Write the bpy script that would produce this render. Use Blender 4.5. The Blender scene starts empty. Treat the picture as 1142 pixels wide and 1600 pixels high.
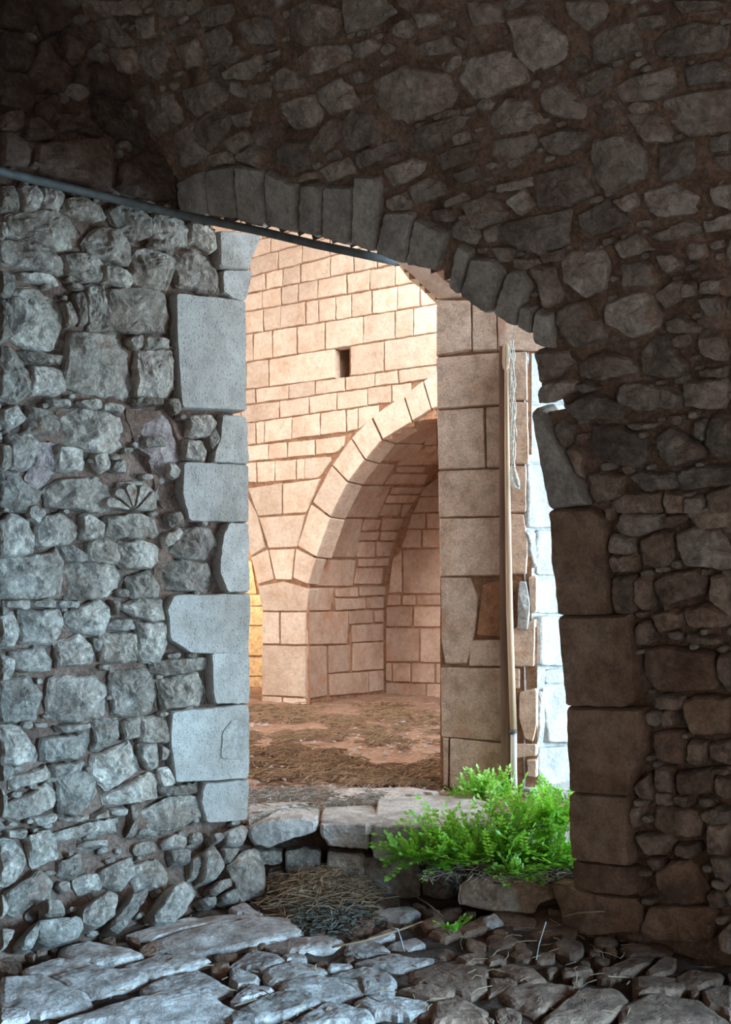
import bpy, math, random
import numpy as np
from mathutils import Vector, noise
random.seed(7)
F = 1500.0; CX = 571.0; HY = 955.0; EYE = 1.5
scene = bpy.context.scene
# ---------------------------------------------------------------- camera
cd = bpy.data.cameras.new('camera'); cam = bpy.data.objects.new('camera', cd)
scene.collection.objects.link(cam); scene.camera = cam
cam.location = (0, 0, EYE); cam.rotation_euler = (math.pi/2, 0, 0)
cd.sensor_fit = 'VERTICAL'; cd.sensor_height = 36; cd.sensor_width = 36*1142/1600
cd.lens = F/1600*36; cd.shift_y = (HY-800)/1600; cd.clip_start = 0.05; cd.clip_end = 200
# ---------------------------------------------------------------- sky, daylight and added lamps
w = bpy.data.worlds.new('sky'); scene.world = w; w.use_nodes = True
bg = w.node_tree.nodes['Background']; bg.inputs[0].default_value = (0.80, 0.90, 1.0, 1); bg.inputs[1].default_value = 4.6
def area_light(name, loc, aim, sx, sy, power, col, spread=180):
    l = bpy.data.lights.new(name, 'AREA'); l.shape = 'RECTANGLE'; l.size = sx; l.size_y = sy
    l.energy = power; l.color = col; l.spread = math.radians(spread)
    o = bpy.data.objects.new(name, l); scene.collection.objects.link(o); o.location = loc
    o.rotation_euler = Vector(aim).to_track_quat('-Z', 'Z').to_euler()
    return o
area_light('daylight_outer_yard', (7.6, 5.35, 1.35), (-1, -0.03, -0.06), 3.6, 2.4, 1600, (0.50, 0.80, 1.0))
area_light('fill_side_opening', (3.70, 1.72, 0.95), (-1, -0.02, -0.28), 1.1, 1.6, 1000, (0.37, 0.70, 1.0), 96)  # added blue fill from the right, its wall opening made for it
area_light('fill_rear_opening', (1.2, -2.0, 1.6), (-0.25, 1, -0.02), 1.0, 1.0, 25, (1.0, 0.78, 0.62))  # added warm fill behind the viewer, no window known there
area_light('fill_roof_opening', (1.6, 7.9, 6.3), (-0.28, 0.62, -0.75), 2.6, 2.2, 300, (1.0, 0.92, 0.85))  # added lamp for the far room, roof opening made up for it
area_light('daylight_far_window', (-4.9, 8.2, 3.0), (1, 0.62, -0.05), 1.8, 2.2, 300, (1.0, 0.90, 0.82))
area_light('bounce_fill_left_arch', (-3.5, 14.4, 2.4), (0.9, 0.35, -0.1), 1.0, 1.5, 100, (1.0, 0.82, 0.58))  # added lamp inside the left niche, stands in for bounced sun
vs = scene.view_settings
vs.view_transform = 'Standard'; vs.look = 'None'; vs.gamma = 1; vs.exposure = 0.0
vs.use_curve_mapping = False
# ---------------------------------------------------------------- helpers
COL = scene.collection
def tag(o, label=None, cat=None, group=None, kind=None):
    if label: o['label'] = label
    if cat: o['category'] = cat
    if group: o['group'] = group
    if kind: o['kind'] = kind
    return o
def empty(name, loc=(0, 0, 0)):
    o = bpy.data.objects.new(name, None); COL.objects.link(o); o.location = loc; o.empty_display_size = .1
    return o
def mesh_obj(name, vs_, fs, mat, parent=None, smooth=False, origin=None):
    me = bpy.data.meshes.new(name)
    if origin is not None:
        ox, oy, oz = origin; vs_ = [(v[0]-ox, v[1]-oy, v[2]-oz) for v in vs_]
    me.from_pydata([tuple(v) for v in vs_], [], fs)
    if mat: me.materials.append(mat)
    if smooth: me.shade_smooth()
    o = bpy.data.objects.new(name, me); COL.objects.link(o)
    if origin is not None: o.location = origin
    if parent is not None:
        o.parent = parent
        if origin is not None: o.location = Vector(origin)-parent.location
    return o
def ray(px, py): return Vector(((px-CX)/F, 1.0, -(py-HY)/F))
EYEP = Vector((0, 0, EYE))
def project(p): return CX+F*p[0]/p[1], HY-F*(p[2]-EYE)/p[1]
def inside(px, py, poly):
    c = False; n = len(poly); j = n-1
    for i in range(n):
        xi, yi = poly[i]; xj, yj = poly[j]
        if (yi > py) != (yj > py) and px < (xj-xi)*(py-yi)/(yj-yi)+xi: c = not c
        j = i
    return c
# ---------------------------------------------------------------- materials
def material(name, cols, scale=3.0, bump=0.5, bscale=45, bdist=0.01, rough=0.92, var=0.25, pits=0.0, stain=None, detail_amt=0.35, grime=0.35, chips=0.0):
    m = bpy.data.materials.new(name); m.use_nodes = True; nt = m.node_tree; N = nt.nodes; L = nt.links
    b = N['Principled BSDF']; b.inputs['Roughness'].default_value = rough
    b.inputs['Specular IOR Level'].default_value = 0.25
    geo = N.new('ShaderNodeNewGeometry'); info = N.new('ShaderNodeObjectInfo')
    add = N.new('ShaderNodeVectorMath'); add.operation = 'ADD'
    comb = N.new('ShaderNodeMath'); comb.operation = 'MULTIPLY'; comb.inputs[1].default_value = 37.0
    L.new(info.outputs['Random'], comb.inputs[0])
    L.new(geo.outputs['Position'], add.inputs[0]); L.new(comb.outputs[0], add.inputs[1])
    n1 = N.new('ShaderNodeTexNoise'); n1.inputs['Scale'].default_value = scale; n1.inputs['Detail'].default_value = 6; n1.inputs['Roughness'].default_value = 0.62
    L.new(add.outputs[0], n1.inputs['Vector'])
    cr = N.new('ShaderNodeValToRGB'); els = cr.color_ramp.elements
    ks = len(cols); pos = [0.30+0.42*i/(ks-1) for i in range(ks)]
    els[0].position = pos[0]; els[0].color = (*cols[0], 1); els[1].position = pos[-1]; els[1].color = (*cols[-1], 1)
    for i in range(1, ks-1):
        e = els.new(pos[i]); e.color = (*cols[i], 1)
    L.new(n1.outputs['Fac'], cr.inputs['Fac'])
    # fine grain
    n2 = N.new('ShaderNodeTexNoise'); n2.inputs['Scale'].default_value = bscale; n2.inputs['Detail'].default_value = 5; n2.inputs['Roughness'].default_value = 0.7
    L.new(geo.outputs['Position'], n2.inputs['Vector'])
    mr = N.new('ShaderNodeMapRange'); mr.inputs[1].default_value = .3; mr.inputs[2].default_value = .7
    mr.inputs[3].default_value = 1-detail_amt; mr.inputs[4].default_value = 1+detail_amt*.5
    L.new(n2.outputs['Fac'], mr.inputs[0])
    mr2 = N.new('ShaderNodeMapRange'); mr2.inputs[3].default_value = 1-var; mr2.inputs[4].default_value = 1+var*.55
    L.new(info.outputs['Random'], mr2.inputs[0])
    mm = N.new('ShaderNodeMath'); mm.operation = 'MULTIPLY'; L.new(mr.outputs[0], mm.inputs[0]); L.new(mr2.outputs[0], mm.inputs[1])
    n4 = N.new('ShaderNodeTexNoise'); n4.inputs['Scale'].default_value = 11; n4.inputs['Detail'].default_value = 8; n4.inputs['Roughness'].default_value = .72
    L.new(add.outputs[0], n4.inputs['Vector'])
    mr4 = N.new('ShaderNodeMapRange'); mr4.inputs[1].default_value = .38; mr4.inputs[2].default_value = .55
    mr4.inputs[3].default_value = 1-grime; mr4.inputs[4].default_value = 1.0
    L.new(n4.outputs['Fac'], mr4.inputs[0])
    mm2 = N.new('ShaderNodeMath'); mm2.operation = 'MULTIPLY'; L.new(mm.outputs[0], mm2.inputs[0]); L.new(mr4.outputs[0], mm2.inputs[1])
    vm = N.new('ShaderNodeVectorMath'); vm.operation = 'SCALE'; L.new(cr.outputs['Color'], vm.inputs[0]); L.new(mm2.outputs[0], vm.inputs['Scale'])
    colout = vm.outputs[0]
    if stain:
        n3 = N.new('ShaderNodeTexNoise'); n3.inputs['Scale'].default_value = stain[1]; n3.inputs['Detail'].default_value = 7; n3.inputs['Roughness'].default_value = .65
        L.new(add.outputs[0], n3.inputs['Vector'])
        sr = N.new('ShaderNodeMapRange'); sr.inputs[1].default_value = stain[2]; sr.inputs[2].default_value = stain[2]+.1; sr.inputs[4].default_value = stain[3]
        L.new(n3.outputs['Fac'], sr.inputs[0])
        mx = N.new('ShaderNodeMix'); mx.data_type = 'RGBA'; L.new(sr.outputs[0], mx.inputs[0]); L.new(colout, mx.inputs[6]); mx.inputs[7].default_value = (*stain[0], 1)
        colout = mx.outputs[2]
    L.new(colout, b.inputs['Base Color'])
    bp = N.new('ShaderNodeBump'); bp.inputs['Strength'].default_value = bump; bp.inputs['Distance'].default_value = bdist
    hsum = n2.outputs['Fac']
    h2 = N.new('ShaderNodeMath'); h2.operation = 'MULTIPLY_ADD'; L.new(n4.outputs['Fac'], h2.inputs[0]); h2.inputs[1].default_value = 1.3; L.new(hsum, h2.inputs[2]); hsum = h2.outputs[0]
    if chips > 0:
        dn = N.new('ShaderNodeVectorMath'); dn.operation = 'MULTIPLY_ADD'; L.new(n4.outputs['Color'], dn.inputs[0]); dn.inputs[1].default_value = (.12, .12, .12); L.new(add.outputs[0], dn.inputs[2])
        for sc_, am in ((9, 3.4), (24, 1.1)):
            vc = N.new('ShaderNodeTexVoronoi'); vc.inputs['Scale'].default_value = sc_; L.new(dn.outputs[0], vc.inputs['Vector'])
            cm = N.new('ShaderNodeMath'); cm.operation = 'MULTIPLY_ADD'; L.new(vc.outputs['Distance'], cm.inputs[0]); cm.inputs[1].default_value = -am*chips; L.new(hsum, cm.inputs[2]); hsum = cm.outputs[0]
    if pits > 0:
        vo = N.new('ShaderNodeTexVoronoi'); vo.inputs['Scale'].default_value = pits; L.new(geo.outputs['Position'], vo.inputs['Vector'])
        pr = N.new('ShaderNodeMapRange'); pr.inputs[1].default_value = 0.0; pr.inputs[2].default_value = .35; pr.inputs[3].default_value = -1; pr.inputs[4].default_value = 0
        L.new(vo.outputs['Distance'], pr.inputs[0])
        ad = N.new('ShaderNodeMath'); ad.operation = 'ADD'; L.new(hsum, ad.inputs[0]); L.new(pr.outputs[0], ad.inputs[1]); hsum = ad.outputs[0]
    L.new(hsum, bp.inputs['Height']); L.new(bp.outputs[0], b.inputs['Normal'])
    return m
M = {}
M['rubble'] = material('rough_limestone', [(.24, .17, .125), (.40, .32, .26), (.53, .45, .38), (.66, .58, .51)], 3.2, .9, 34, .02, var=.35, stain=((.24, .10, .05), 4, .60, .5), chips=1.0)
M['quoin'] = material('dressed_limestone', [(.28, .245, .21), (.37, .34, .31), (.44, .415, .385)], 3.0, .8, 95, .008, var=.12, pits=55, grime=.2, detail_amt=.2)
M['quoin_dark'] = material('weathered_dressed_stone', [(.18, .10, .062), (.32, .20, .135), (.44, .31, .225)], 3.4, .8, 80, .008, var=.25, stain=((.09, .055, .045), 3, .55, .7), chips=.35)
M['vault'] = material('vault_rubble_stone', [(.25, .17, .13), (.42, .33, .27), (.55, .465, .40)], 3.0, .8, 36, .018, var=.4, stain=((.24, .10, .05), 5, .56, .6), chips=1.0)
M['wedge'] = material('arch_wedge_stone', [(.27, .23, .195), (.36, .31, .27), (.43, .38, .335)], 4, .6, 60, .01, var=.2, chips=.35)
M['lunette'] = material('shaded_brown_stone', [(.12, .075, .055), (.19, .125, .095), (.25, .185, .155)], 4, .9, 34, .02, var=.3, chips=1.0)  # brown stone with the upper wall's shade put into its colour
M['mortar'] = material('red_earth_mortar', [(.13, .07, .05), (.22, .135, .10), (.31, .22, .18)], 5, 1.0, 60, .02, var=0, detail_amt=.55)
M['mortar_vault'] = material('brown_vault_mortar', [(.16, .09, .06), (.29, .175, .12), (.40, .275, .205)], 5, 1.0, 55, .02, var=0, detail_amt=.55)
M['mortar_pink'] = material('pink_lime_mortar', [(.36, .26, .235), (.50, .39, .36), (.60, .50, .47)], 9, 1.0, 60, .03, var=0, detail_amt=.5)
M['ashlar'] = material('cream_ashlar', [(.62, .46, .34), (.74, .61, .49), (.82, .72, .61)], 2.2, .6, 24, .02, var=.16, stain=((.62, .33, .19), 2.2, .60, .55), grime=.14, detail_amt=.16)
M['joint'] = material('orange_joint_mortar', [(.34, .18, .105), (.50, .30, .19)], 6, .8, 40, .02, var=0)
M['ashlar_shade'] = material('niche_ashlar_shaded', [(.42, .27, .19), (.52, .37, .28), (.58, .44, .35)], 2.5, .5, 24, .015, var=.16, stain=((.46, .19, .09), 2.0, .60, .6), grime=.15, detail_amt=.16)  # darker copy of the cream ashlar, niche shade put into the colour
M['orange'] = material('orange_lit_stone', [(.70, .48, .27), (.80, .58, .34)], 3, .5, 24, .01, var=.1)  # orange of the bounced sunlight put into the stone colour
M['pillar'] = material('buff_pillar_stone', [(.58, .40, .285), (.73, .55, .43), (.80, .64, .52)], 3.5, .45, 85, .008, var=.1, stain=((.42, .23, .15), 5, .58, .6), grime=.3, pits=40)
M['terracotta'] = material('reddish_patch_stone', [(.42, .20, .11), (.52, .28, .17)], 4, .7, 60, .01)
M['pale'] = material('bleached_outer_stone', [(.40, .39, .38), (.52, .52, .51), (.60, .60, .59)], 4, .8, 45, .015, var=.08, grime=.15)
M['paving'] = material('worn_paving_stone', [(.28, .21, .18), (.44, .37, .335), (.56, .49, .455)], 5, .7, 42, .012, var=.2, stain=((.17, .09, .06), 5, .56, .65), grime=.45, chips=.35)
M['paving_dark'] = material('shaded_earthy_paving_stone', [(.13, .065, .04), (.25, .145, .10), (.36, .24, .175)], 5, .7, 42, .012, var=.2, stain=((.11, .055, .035), 5, .5, .7), grime=.45, chips=.35)  # partly earthy brown stone, partly shade of the right floor put into colour
M['warm'] = material('warm_brown_rubble', [(.23, .135, .09), (.40, .275, .205), (.52, .40, .315)], 4, .8, 36, .018, var=.3, grime=.45, chips=.9)
M['warm_block'] = material('warm_tan_block', [(.46, .30, .21), (.64, .47, .36), (.72, .57, .46)], 4, .8, 36, .018, var=.12, grime=.35, chips=.9)
M['dirt'] = material('dark_red_soil', [(.06, .035, .025), (.11, .065, .045), (.16, .10, .075)], 6, 1.0, 60, .03, var=0)
M['sand'] = material('dry_reddish_earth', [(.34, .195, .13), (.46, .29, .205), (.54, .37, .28)], 2.2, .9, 26, .02, var=0, grime=.35)
M['slab'] = material('pale_step_stone', [(.44, .38, .34), (.60, .54, .49), (.70, .64, .59)], 4, .7, 50, .012, var=.12, chips=.2)
M['plaster'] = material('grey_plaster_patch', [(.30, .28, .25), (.38, .35, .32)], 6, .4, 60, .006)
def simple(name, col, rough=.8, **kw):
    m = bpy.data.materials.new(name); m.use_nodes = True; nt = m.node_tree; b = nt.nodes['Principled BSDF']
    n = nt.nodes.new('ShaderNodeTexNoise'); n.inputs['Scale'].default_value = kw.get('scale', 20)
    n.inputs['Detail'].default_value = 5
    mp = nt.nodes.new('ShaderNodeMapping'); mp.inputs['Scale'].default_value = kw.get('stretch', (1, 1, 1))
    g = nt.nodes.new('ShaderNodeNewGeometry'); nt.links.new(g.outputs['Position'], mp.inputs[0]); nt.links.new(mp.outputs[0], n.inputs['Vector'])
    r = nt.nodes.new('ShaderNodeValToRGB'); a = kw.get('amt', .35)
    r.color_ramp.elements[0].color = (*[c*(1-a) for c in col], 1); r.color_ramp.elements[1].color = (*[min(1, c*(1+a)) for c in col], 1)
    r.color_ramp.elements[0].position = .3; r.color_ramp.elements[1].position = .7
    nt.links.new(n.outputs['Fac'], r.inputs['Fac']); nt.links.new(r.outputs[0], b.inputs['Base Color'])
    b.inputs['Roughness'].default_value = rough
    bp = nt.nodes.new('ShaderNodeBump'); bp.inputs['Strength'].default_value = .4; bp.inputs['Distance'].default_value = .004
    nt.links.new(n.outputs['Fac'], bp.inputs['Height']); nt.links.new(bp.outputs[0], b.inputs['Normal'])
    return m
M['pipe'] = simple('dull_grey_iron', (.07, .075, .075), .7)
M['wood_dark'] = simple('dark_aged_wood', (.20, .115, .075), .8, scale=30, stretch=(1, 1, .06))
M['wood_light'] = simple('weathered_pale_wood', (.52, .38, .26), .75, scale=40, stretch=(1, 1, .04), amt=.45)
M['rope'] = simple('frayed_white_cord', (.62, .66, .62), .9, scale=60)
M['straw'] = simple('dry_straw', (.24, .155, .09), .9, scale=8)
M['straw_grey'] = simple('grey_dry_straw', (.30, .26, .22), .9, scale=8)
M['leaf'] = simple('fresh_green_leaf', (.17, .43, .045), .5, scale=14, amt=.4)
M['leaf2'] = simple('pale_green_leaf', (.32, .62, .16), .5, scale=14, amt=.4)
M['stem'] = simple('brown_plant_stem', (.18, .13, .06), .8)
M['litter'] = simple('dark_matted_litter', (.075, .07, .055), .9, scale=30)
M['pale_wood'] = simple('sunbleached_wood', (.60, .58, .54), .8, scale=40, stretch=(1, 1, .04))
M['twig'] = simple('bleached_twig', (.42, .40, .38), .8)
for k in ('leaf', 'leaf2'):
    b = M[k].node_tree.nodes['Principled BSDF']
    tr = M[k].node_tree.nodes.new('ShaderNodeBsdfTranslucent'); mx = M[k].node_tree.nodes.new('ShaderNodeMixShader'); mx.inputs[0].default_value = .35
    tr.inputs[0].default_value = (.40, .80, .06, 1)
    out = M[k].node_tree.nodes['Material Output']
    M[k].node_tree.links.new(b.outputs[0], mx.inputs[1]); M[k].node_tree.links.new(tr.outputs[0], mx.inputs[2]); M[k].node_tree.links.new(mx.outputs[0], out.inputs[0])
# ---------------------------------------------------------------- surfaces of the building
S2 = math.sqrt(2)
KL = 6.03; KR = 5.55; CURV = .11; ZF = .35
def lean(z): return max(0.0, .45-z)*.85
def hit_left(px, py):
    r = ray(px, py); k = KL
    for _ in range(25):
        d = k/(r.y-r.x); z = EYE+r.z*d; k = .5*k+.5*(KL-lean(z))
    return EYEP+r*d, Vector((1, -1, .0 if z > .45 else .75)).normalized()
def hit_vault(px, py):
    r = ray(px, py); lo, hi = .3, 14.0
    for _ in range(40):
        d = (lo+hi)/2; z = max(0, EYE+r.z*d)
        if d*(r.x+1) > KR-CURV*z*z: hi = d
        else: lo = d
    p = EYEP+r*d; return p, -Vector((1, 1, 2*CURV*max(0, p.z))).normalized()
def plane_hit(p0, n):
    p0 = Vector(p0); n = Vector(n).normalized()
    def f(px, py):
        r = ray(px, py); d = (p0-EYEP).dot(n)/r.dot(n)
        return EYEP+r*d, n
    return f
hit_floor = plane_hit((0, 4, 0), (0, 0, 1))
hit_back_floor = plane_hit((0, 6, ZF), (0, 0, 1))
AH = Vector((1.6, -1, 0)).normalized(); BH = Vector((1, 1.6, 0)).normalized()
DB = (EYE-ZF)*F/(1098-HY)
OB = Vector(((480-CX)/F*DB, DB, 0))
hit_backwall = plane_hit(OB, -BH)
def wl(p):
    q = Vector((p[0], p[1], 0))-OB; return q.dot(AH), q.dot(BH)
def wp(a, b, z): 
    q = OB+AH*a+BH*b; return Vector((q.x, q.y, z))
RA = 2.1; ZC = 1.7
A410 = wl(hit_backwall(411, 1000)[0])[0]
def jamb_b():
    r = ray(600, 1000); lo, hi = 8., 20.
    for _ in range(50):
        d = (lo+hi)/2; a, b = wl(EYEP+r*d)
        if a < 0: lo = d
        else: hi = d
    return None
# depth of the niche: where the plane a=0 meets pixel column 600
def _nd():
    for i in range(1, 4000):
        b = i*.001; p = wp(0, b, 1); 
        if project(p)[0] >= 600: return b
NICHE = _nd()
hit_niche_back = plane_hit(wp(0, NICHE, 0), -BH)
def hit_niche(px, py):
    r = ray(px, py); d = (hit_backwall(px, py)[0]-EYEP).length/r.length; step = .04
    def f(d):
        p = EYEP+r*d; a, b = wl(p)
        if p.z > ZC: return RA-math.hypot(a-RA, p.z-ZC)
        return a
    if f(d) < 0:
        p = EYEP+r*d; a, b = wl(p)
        if p.z <= ZC: return wp(0, 0, p.z), AH.copy()
        k = RA/math.hypot(a-RA, p.z-ZC); a2 = RA+(a-RA)*k; z2 = ZC+(p.z-ZC)*k
        return wp(a2, 0, z2), (AH*(RA-a2)+Vector((0, 0, ZC-z2))).normalized()
    lo = d
    for _ in range(100):
        hi = lo+step
        if f(hi) < 0: break
        lo = hi
    for _ in range(20):
        m = (lo+hi)/2
        if f(m) < 0: hi = m
        else: lo = m
    p = EYEP+r*lo; a, b = wl(p)
    if p.z > ZC: n = AH*(RA-a)+Vector((0, 0, ZC-p.z))
    else: n = AH.copy()
    return p, n.normalized()
KM = 6.454
hit_mid = plane_hit((0, KM, 0), (-.3, -1, 0))
PM = hit_mid(826, 1000)[0]
hit_splay = plane_hit(PM, (1, -1, 0))
hit_step = plane_hit((0, 5.16, 0), (0.03, -1, .1))
hit_ledge = plane_hit((0, 4.93, 0), (0.0, -1, .1))
# ---------------------------------------------------------------- one stone
def densify(poly, step, rnd, jit, chaikin=1, cut=3.0):
    # clip the corners a little, then resample
    pts = poly
    for _ in range(chaikin):
        q = []; n = len(pts)
        for i in range(n):
            a = pts[i]; b = pts[(i+1) % n]; L = math.hypot(b[0]-a[0], b[1]-a[1]); c = min(.25, cut/(L+1e-6))
            q.append((a[0]+(b[0]-a[0])*c, a[1]+(b[1]-a[1])*c)); q.append((b[0]+(a[0]-b[0])*c, b[1]+(a[1]-b[1])*c))
        pts = q
    per = sum(math.hypot(pts[i][0]-pts[i-1][0], pts[i][1]-pts[i-1][1]) for i in range(len(pts)))
    step = max(step, per/34); out = []
    for i in range(len(pts)):
        a = pts[i]; b = pts[(i+1) % len(pts)]; k = max(1, int(round(math.hypot(b[0]-a[0], b[1]-a[1])/step)))
        for t in range(k):
            u = t/k; out.append((a[0]+(b[0]-a[0])*u+rnd.uniform(-jit, jit), a[1]+(b[1]-a[1])*u+rnd.uniform(-jit, jit)))
    return out
def stone_geo(poly, hit, proud=.03, rough=1.0, depth=.12, step=8, jit=1.0, chaikin=1, facets=6, seed=0, grow=0.0, cut=3.0, bevel=.014):
    rnd = random.Random(seed)
    if grow:
        gx = sum(p[0] for p in poly)/len(poly); gy = sum(p[1] for p in poly)/len(poly)
        poly = [(x+grow*(x-gx)/math.hypot(x-gx, y-gy), y+grow*(y-gy)/math.hypot(x-gx, y-gy)) for x, y in poly]
    pts = densify(poly, step, rnd, jit, chaikin, cut)
    cx = sum(p[0] for p in pts)/len(pts); cy = sum(p[1] for p in pts)/len(pts)
    C, N = hit(cx, cy)
    P = [hit(x, y)[0] for x, y in pts]
    r = sum((p-C).length for p in P)/len(P)
    T = (P[0]-C); T = (T-N*T.dot(N)).normalized(); B = N.cross(T)
    s = sum((P[i]-C).cross(P[(i+1) % len(P)]-C).dot(N) for i in range(len(P)))
    if s < 0: P.reverse()
    planes = []
    for k in range(facets):
        an = 6.283*k/max(1, facets)+rnd.uniform(-.7, .7); sl = rnd.uniform(.12, .6)*rough
        planes.append((rnd.uniform(0, .16), sl*math.cos(an), sl*math.sin(an)))
    tx, ty = rnd.uniform(-.1, .1)*rough, rnd.uniform(-.1, .1)*rough
    off = Vector((rnd.uniform(0, 50), rnd.uniform(0, 50), rnd.uniform(0, 50)))
    def h(p):
        q = p-C; u = q.dot(T)/r; v = q.dot(B)/r
        k = min(c-(a*u+b*v) for c, a, b in planes) if planes else 0
        k = k*r*.8+(tx*u+ty*v)*r*.6
        k += rough*r*.16*noise.noise((p+off)*(1.7/r)) + rough*min(r, .12)*.10*noise.noise((p+off)*(5.5/r))
        return k
    per_r = min(6, 1+int(r/.024))
    fr = [.95]+[.94*(1-(i+1)/(per_r+2)) for i in range(per_r+1)]
    fr = [f for f in fr if f > .12]; fr = sorted(set(round(f, 3) for f in fr), reverse=True)
    V = []; n = len(P)
    V += [p-N*depth for p in P]
    edge = min(proud*.5, r*.2)
    V += [p+N*(min(0, h(p)*.3)-edge*.2) for p in P]
    maxd = max(.006, r*.05)
    bf = 1-min(.12, bevel*.35/r); bf2 = 1-min(.2, bevel/r)
    V += [C+(p-C)*bf+N*(proud*.6+h(C+(p-C)*bf)*.85) for p in P]
    for f in fr:
        if f >= .95: f = bf2
        elif f > bf2-.02: f = bf2-.02
        V += [C+(p-C)*f+N*(proud+h(C+(p-C)*f)) for p in P]
    V.append(C+N*(proud+h(C)))
    rings = 3+len(fr); Fc = []
    for k in range(rings-1):
        for i in range(n):
            j = (i+1) % n; Fc.append((k*n+i, k*n+j, (k+1)*n+j, (k+1)*n+i))
    for i in range(n): Fc.append(((rings-1)*n+i, (rings-1)*n+(i+1) % n, rings*n))
    Fc.append(tuple(range(n-1, -1, -1)))
    return V, Fc, C, N
SEED = [0]
def stone(name, poly, hit, mat, parent, **kw):
    SEED[0] += 1
    V, Fc, C, N = stone_geo(poly, hit, seed=SEED[0], **kw)
    return mesh_obj(name, V, Fc, mat, parent, origin=tuple(C))
def parse(txt, x0, y0, s):
    out = []
    for line in txt.strip().splitlines():
        line = line.strip()
        if not line or line[0] == '#': continue
        pre = ''
        if line[0].isalpha(): pre = line[0]; line = line[1:]
        v = [tuple(map(float, t.split(','))) for t in line.split()]
        out.append((pre, [(x0+x*s, y0+y*s) for x, y in v]))
    return out
Z = 420/1142
def blob(name, hit, cx, cy, rx, ry, ang, rnd, mat, n=8):
    pts = []
    ca, sa = math.cos(ang), math.sin(ang); ex = rnd.uniform(.5, .8)
    for k in range(n):
        t = 6.283*(k+rnd.uniform(-.25, .25))/n; c, s = math.cos(t), math.sin(t)
        u = rx*math.copysign(abs(c)**ex, c)*rnd.uniform(.85, 1.1); v = ry*math.copysign(abs(s)**ex, s)*rnd.uniform(.85, 1.1)
        pts.append((cx+u*ca-v*sa, cy+u*sa+v*ca))
    return pts
def fill(parent, hit, region, polys, vp, sizes, mat, name, seed, tries, part_min=9, proud=.02, rough=1., maxparts=60, depth=.05, outside_part=False, ptype='stone'):
    """small stones wedged in the joints between the traced ones"""
    rnd = random.Random(seed); arr = []
    for p in polys: arr += densify(p, 6, rnd, 0, 0)
    A = np.array(arr) if arr else np.zeros((0, 2)); SV, SF = [], []; parts = 0
    bb = [(min(q[0] for q in p), min(q[1] for q in p), max(q[0] for q in p), max(q[1] for q in p), p) for p in polys]
    x0, y0, x1, y1 = region[0]
    for sz, asp, nt in sizes:
        for _ in range(nt):
            x = rnd.uniform(x0, x1); y = rnd.uniform(y0, y1)
            if not region[1](x, y): continue
            r = sz*rnd.uniform(.7, 1.15); L = r*rnd.uniform(*asp)
            ang = math.atan2(vp[1]-y, vp[0]-x)+rnd.gauss(0, .12) if vp else rnd.uniform(-.4, .4)
            ca, sa = math.cos(ang), math.sin(ang); ok = True
            if any(b[0] < x < b[2] and b[1] < y < b[3] and inside(x, y, b[4]) for b in bb): continue
            for t in (-1, 0, 1):
                q = np.array((x+t*(L-r)*ca, y+t*(L-r)*sa))
                if len(A) and ((A-q)**2).sum(1).min() < (r*.8)**2: ok = False; break
            if not ok: continue
            p = blob('', hit, x, y, L, r, ang, rnd, mat)
            A = np.vstack([A, np.array(densify(p, 5, rnd, 0, 0))])
            bb.append((min(q[0] for q in p), min(q[1] for q in p), max(q[0] for q in p), max(q[1] for q in p), p))
            SEED[0] += 1
            vis = -10 < x < 1152 and -10 < y < 1610
            V, Fc, C, N = stone_geo(p, hit, proud=proud*rnd.uniform(.3, 1.3), rough=rough, depth=depth, step=6 if vis else 14, jit=.4, facets=5, seed=SEED[0])
            if r >= part_min and vis and parts < maxparts:
                mesh_obj(ptype, V, Fc, mat, parent, origin=tuple(C)); parts += 1
            else:
                b = len(SV); SV += V; SF += [tuple(i+b for i in f) for f in Fc]
    if SV:
        o = mesh_obj(name, SV, SF, mat, parent); o['kind'] = 'stuff'
def grid(name, fn, us, vs_, mat, parent=None, keep=None, amp=.02, freq=6.0, amp2=.006, nrm=None, smooth=True):
    V = []; Fc = []; nu, nv = len(us), len(vs_)
    for u in us:
        for v in vs_:
            p, n = fn(u, v)
            V.append(p+n*(amp*noise.noise(p*freq)+amp2*noise.noise(p*freq*4)))
    for i in range(nu-1):
        for j in range(nv-1):
            a = i*nv+j; q = (a, a+nv, a+nv+1, a+1)
            if keep:
                c = (V[q[0]]+V[q[2]])*.5
                if not keep(c): continue
            Fc.append(q)
    used = sorted({i for f in Fc for i in f}); mp = {k: i for i, k in enumerate(used)}
    return mesh_obj(name, [V[k] for k in used], [tuple(mp[i] for i in f) for f in Fc], mat, parent, smooth=smooth)
def frange(a, b, s): 
    n = max(1, int(round((b-a)/s))); return [a+(b-a)*i/n for i in range(n+1)]
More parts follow.
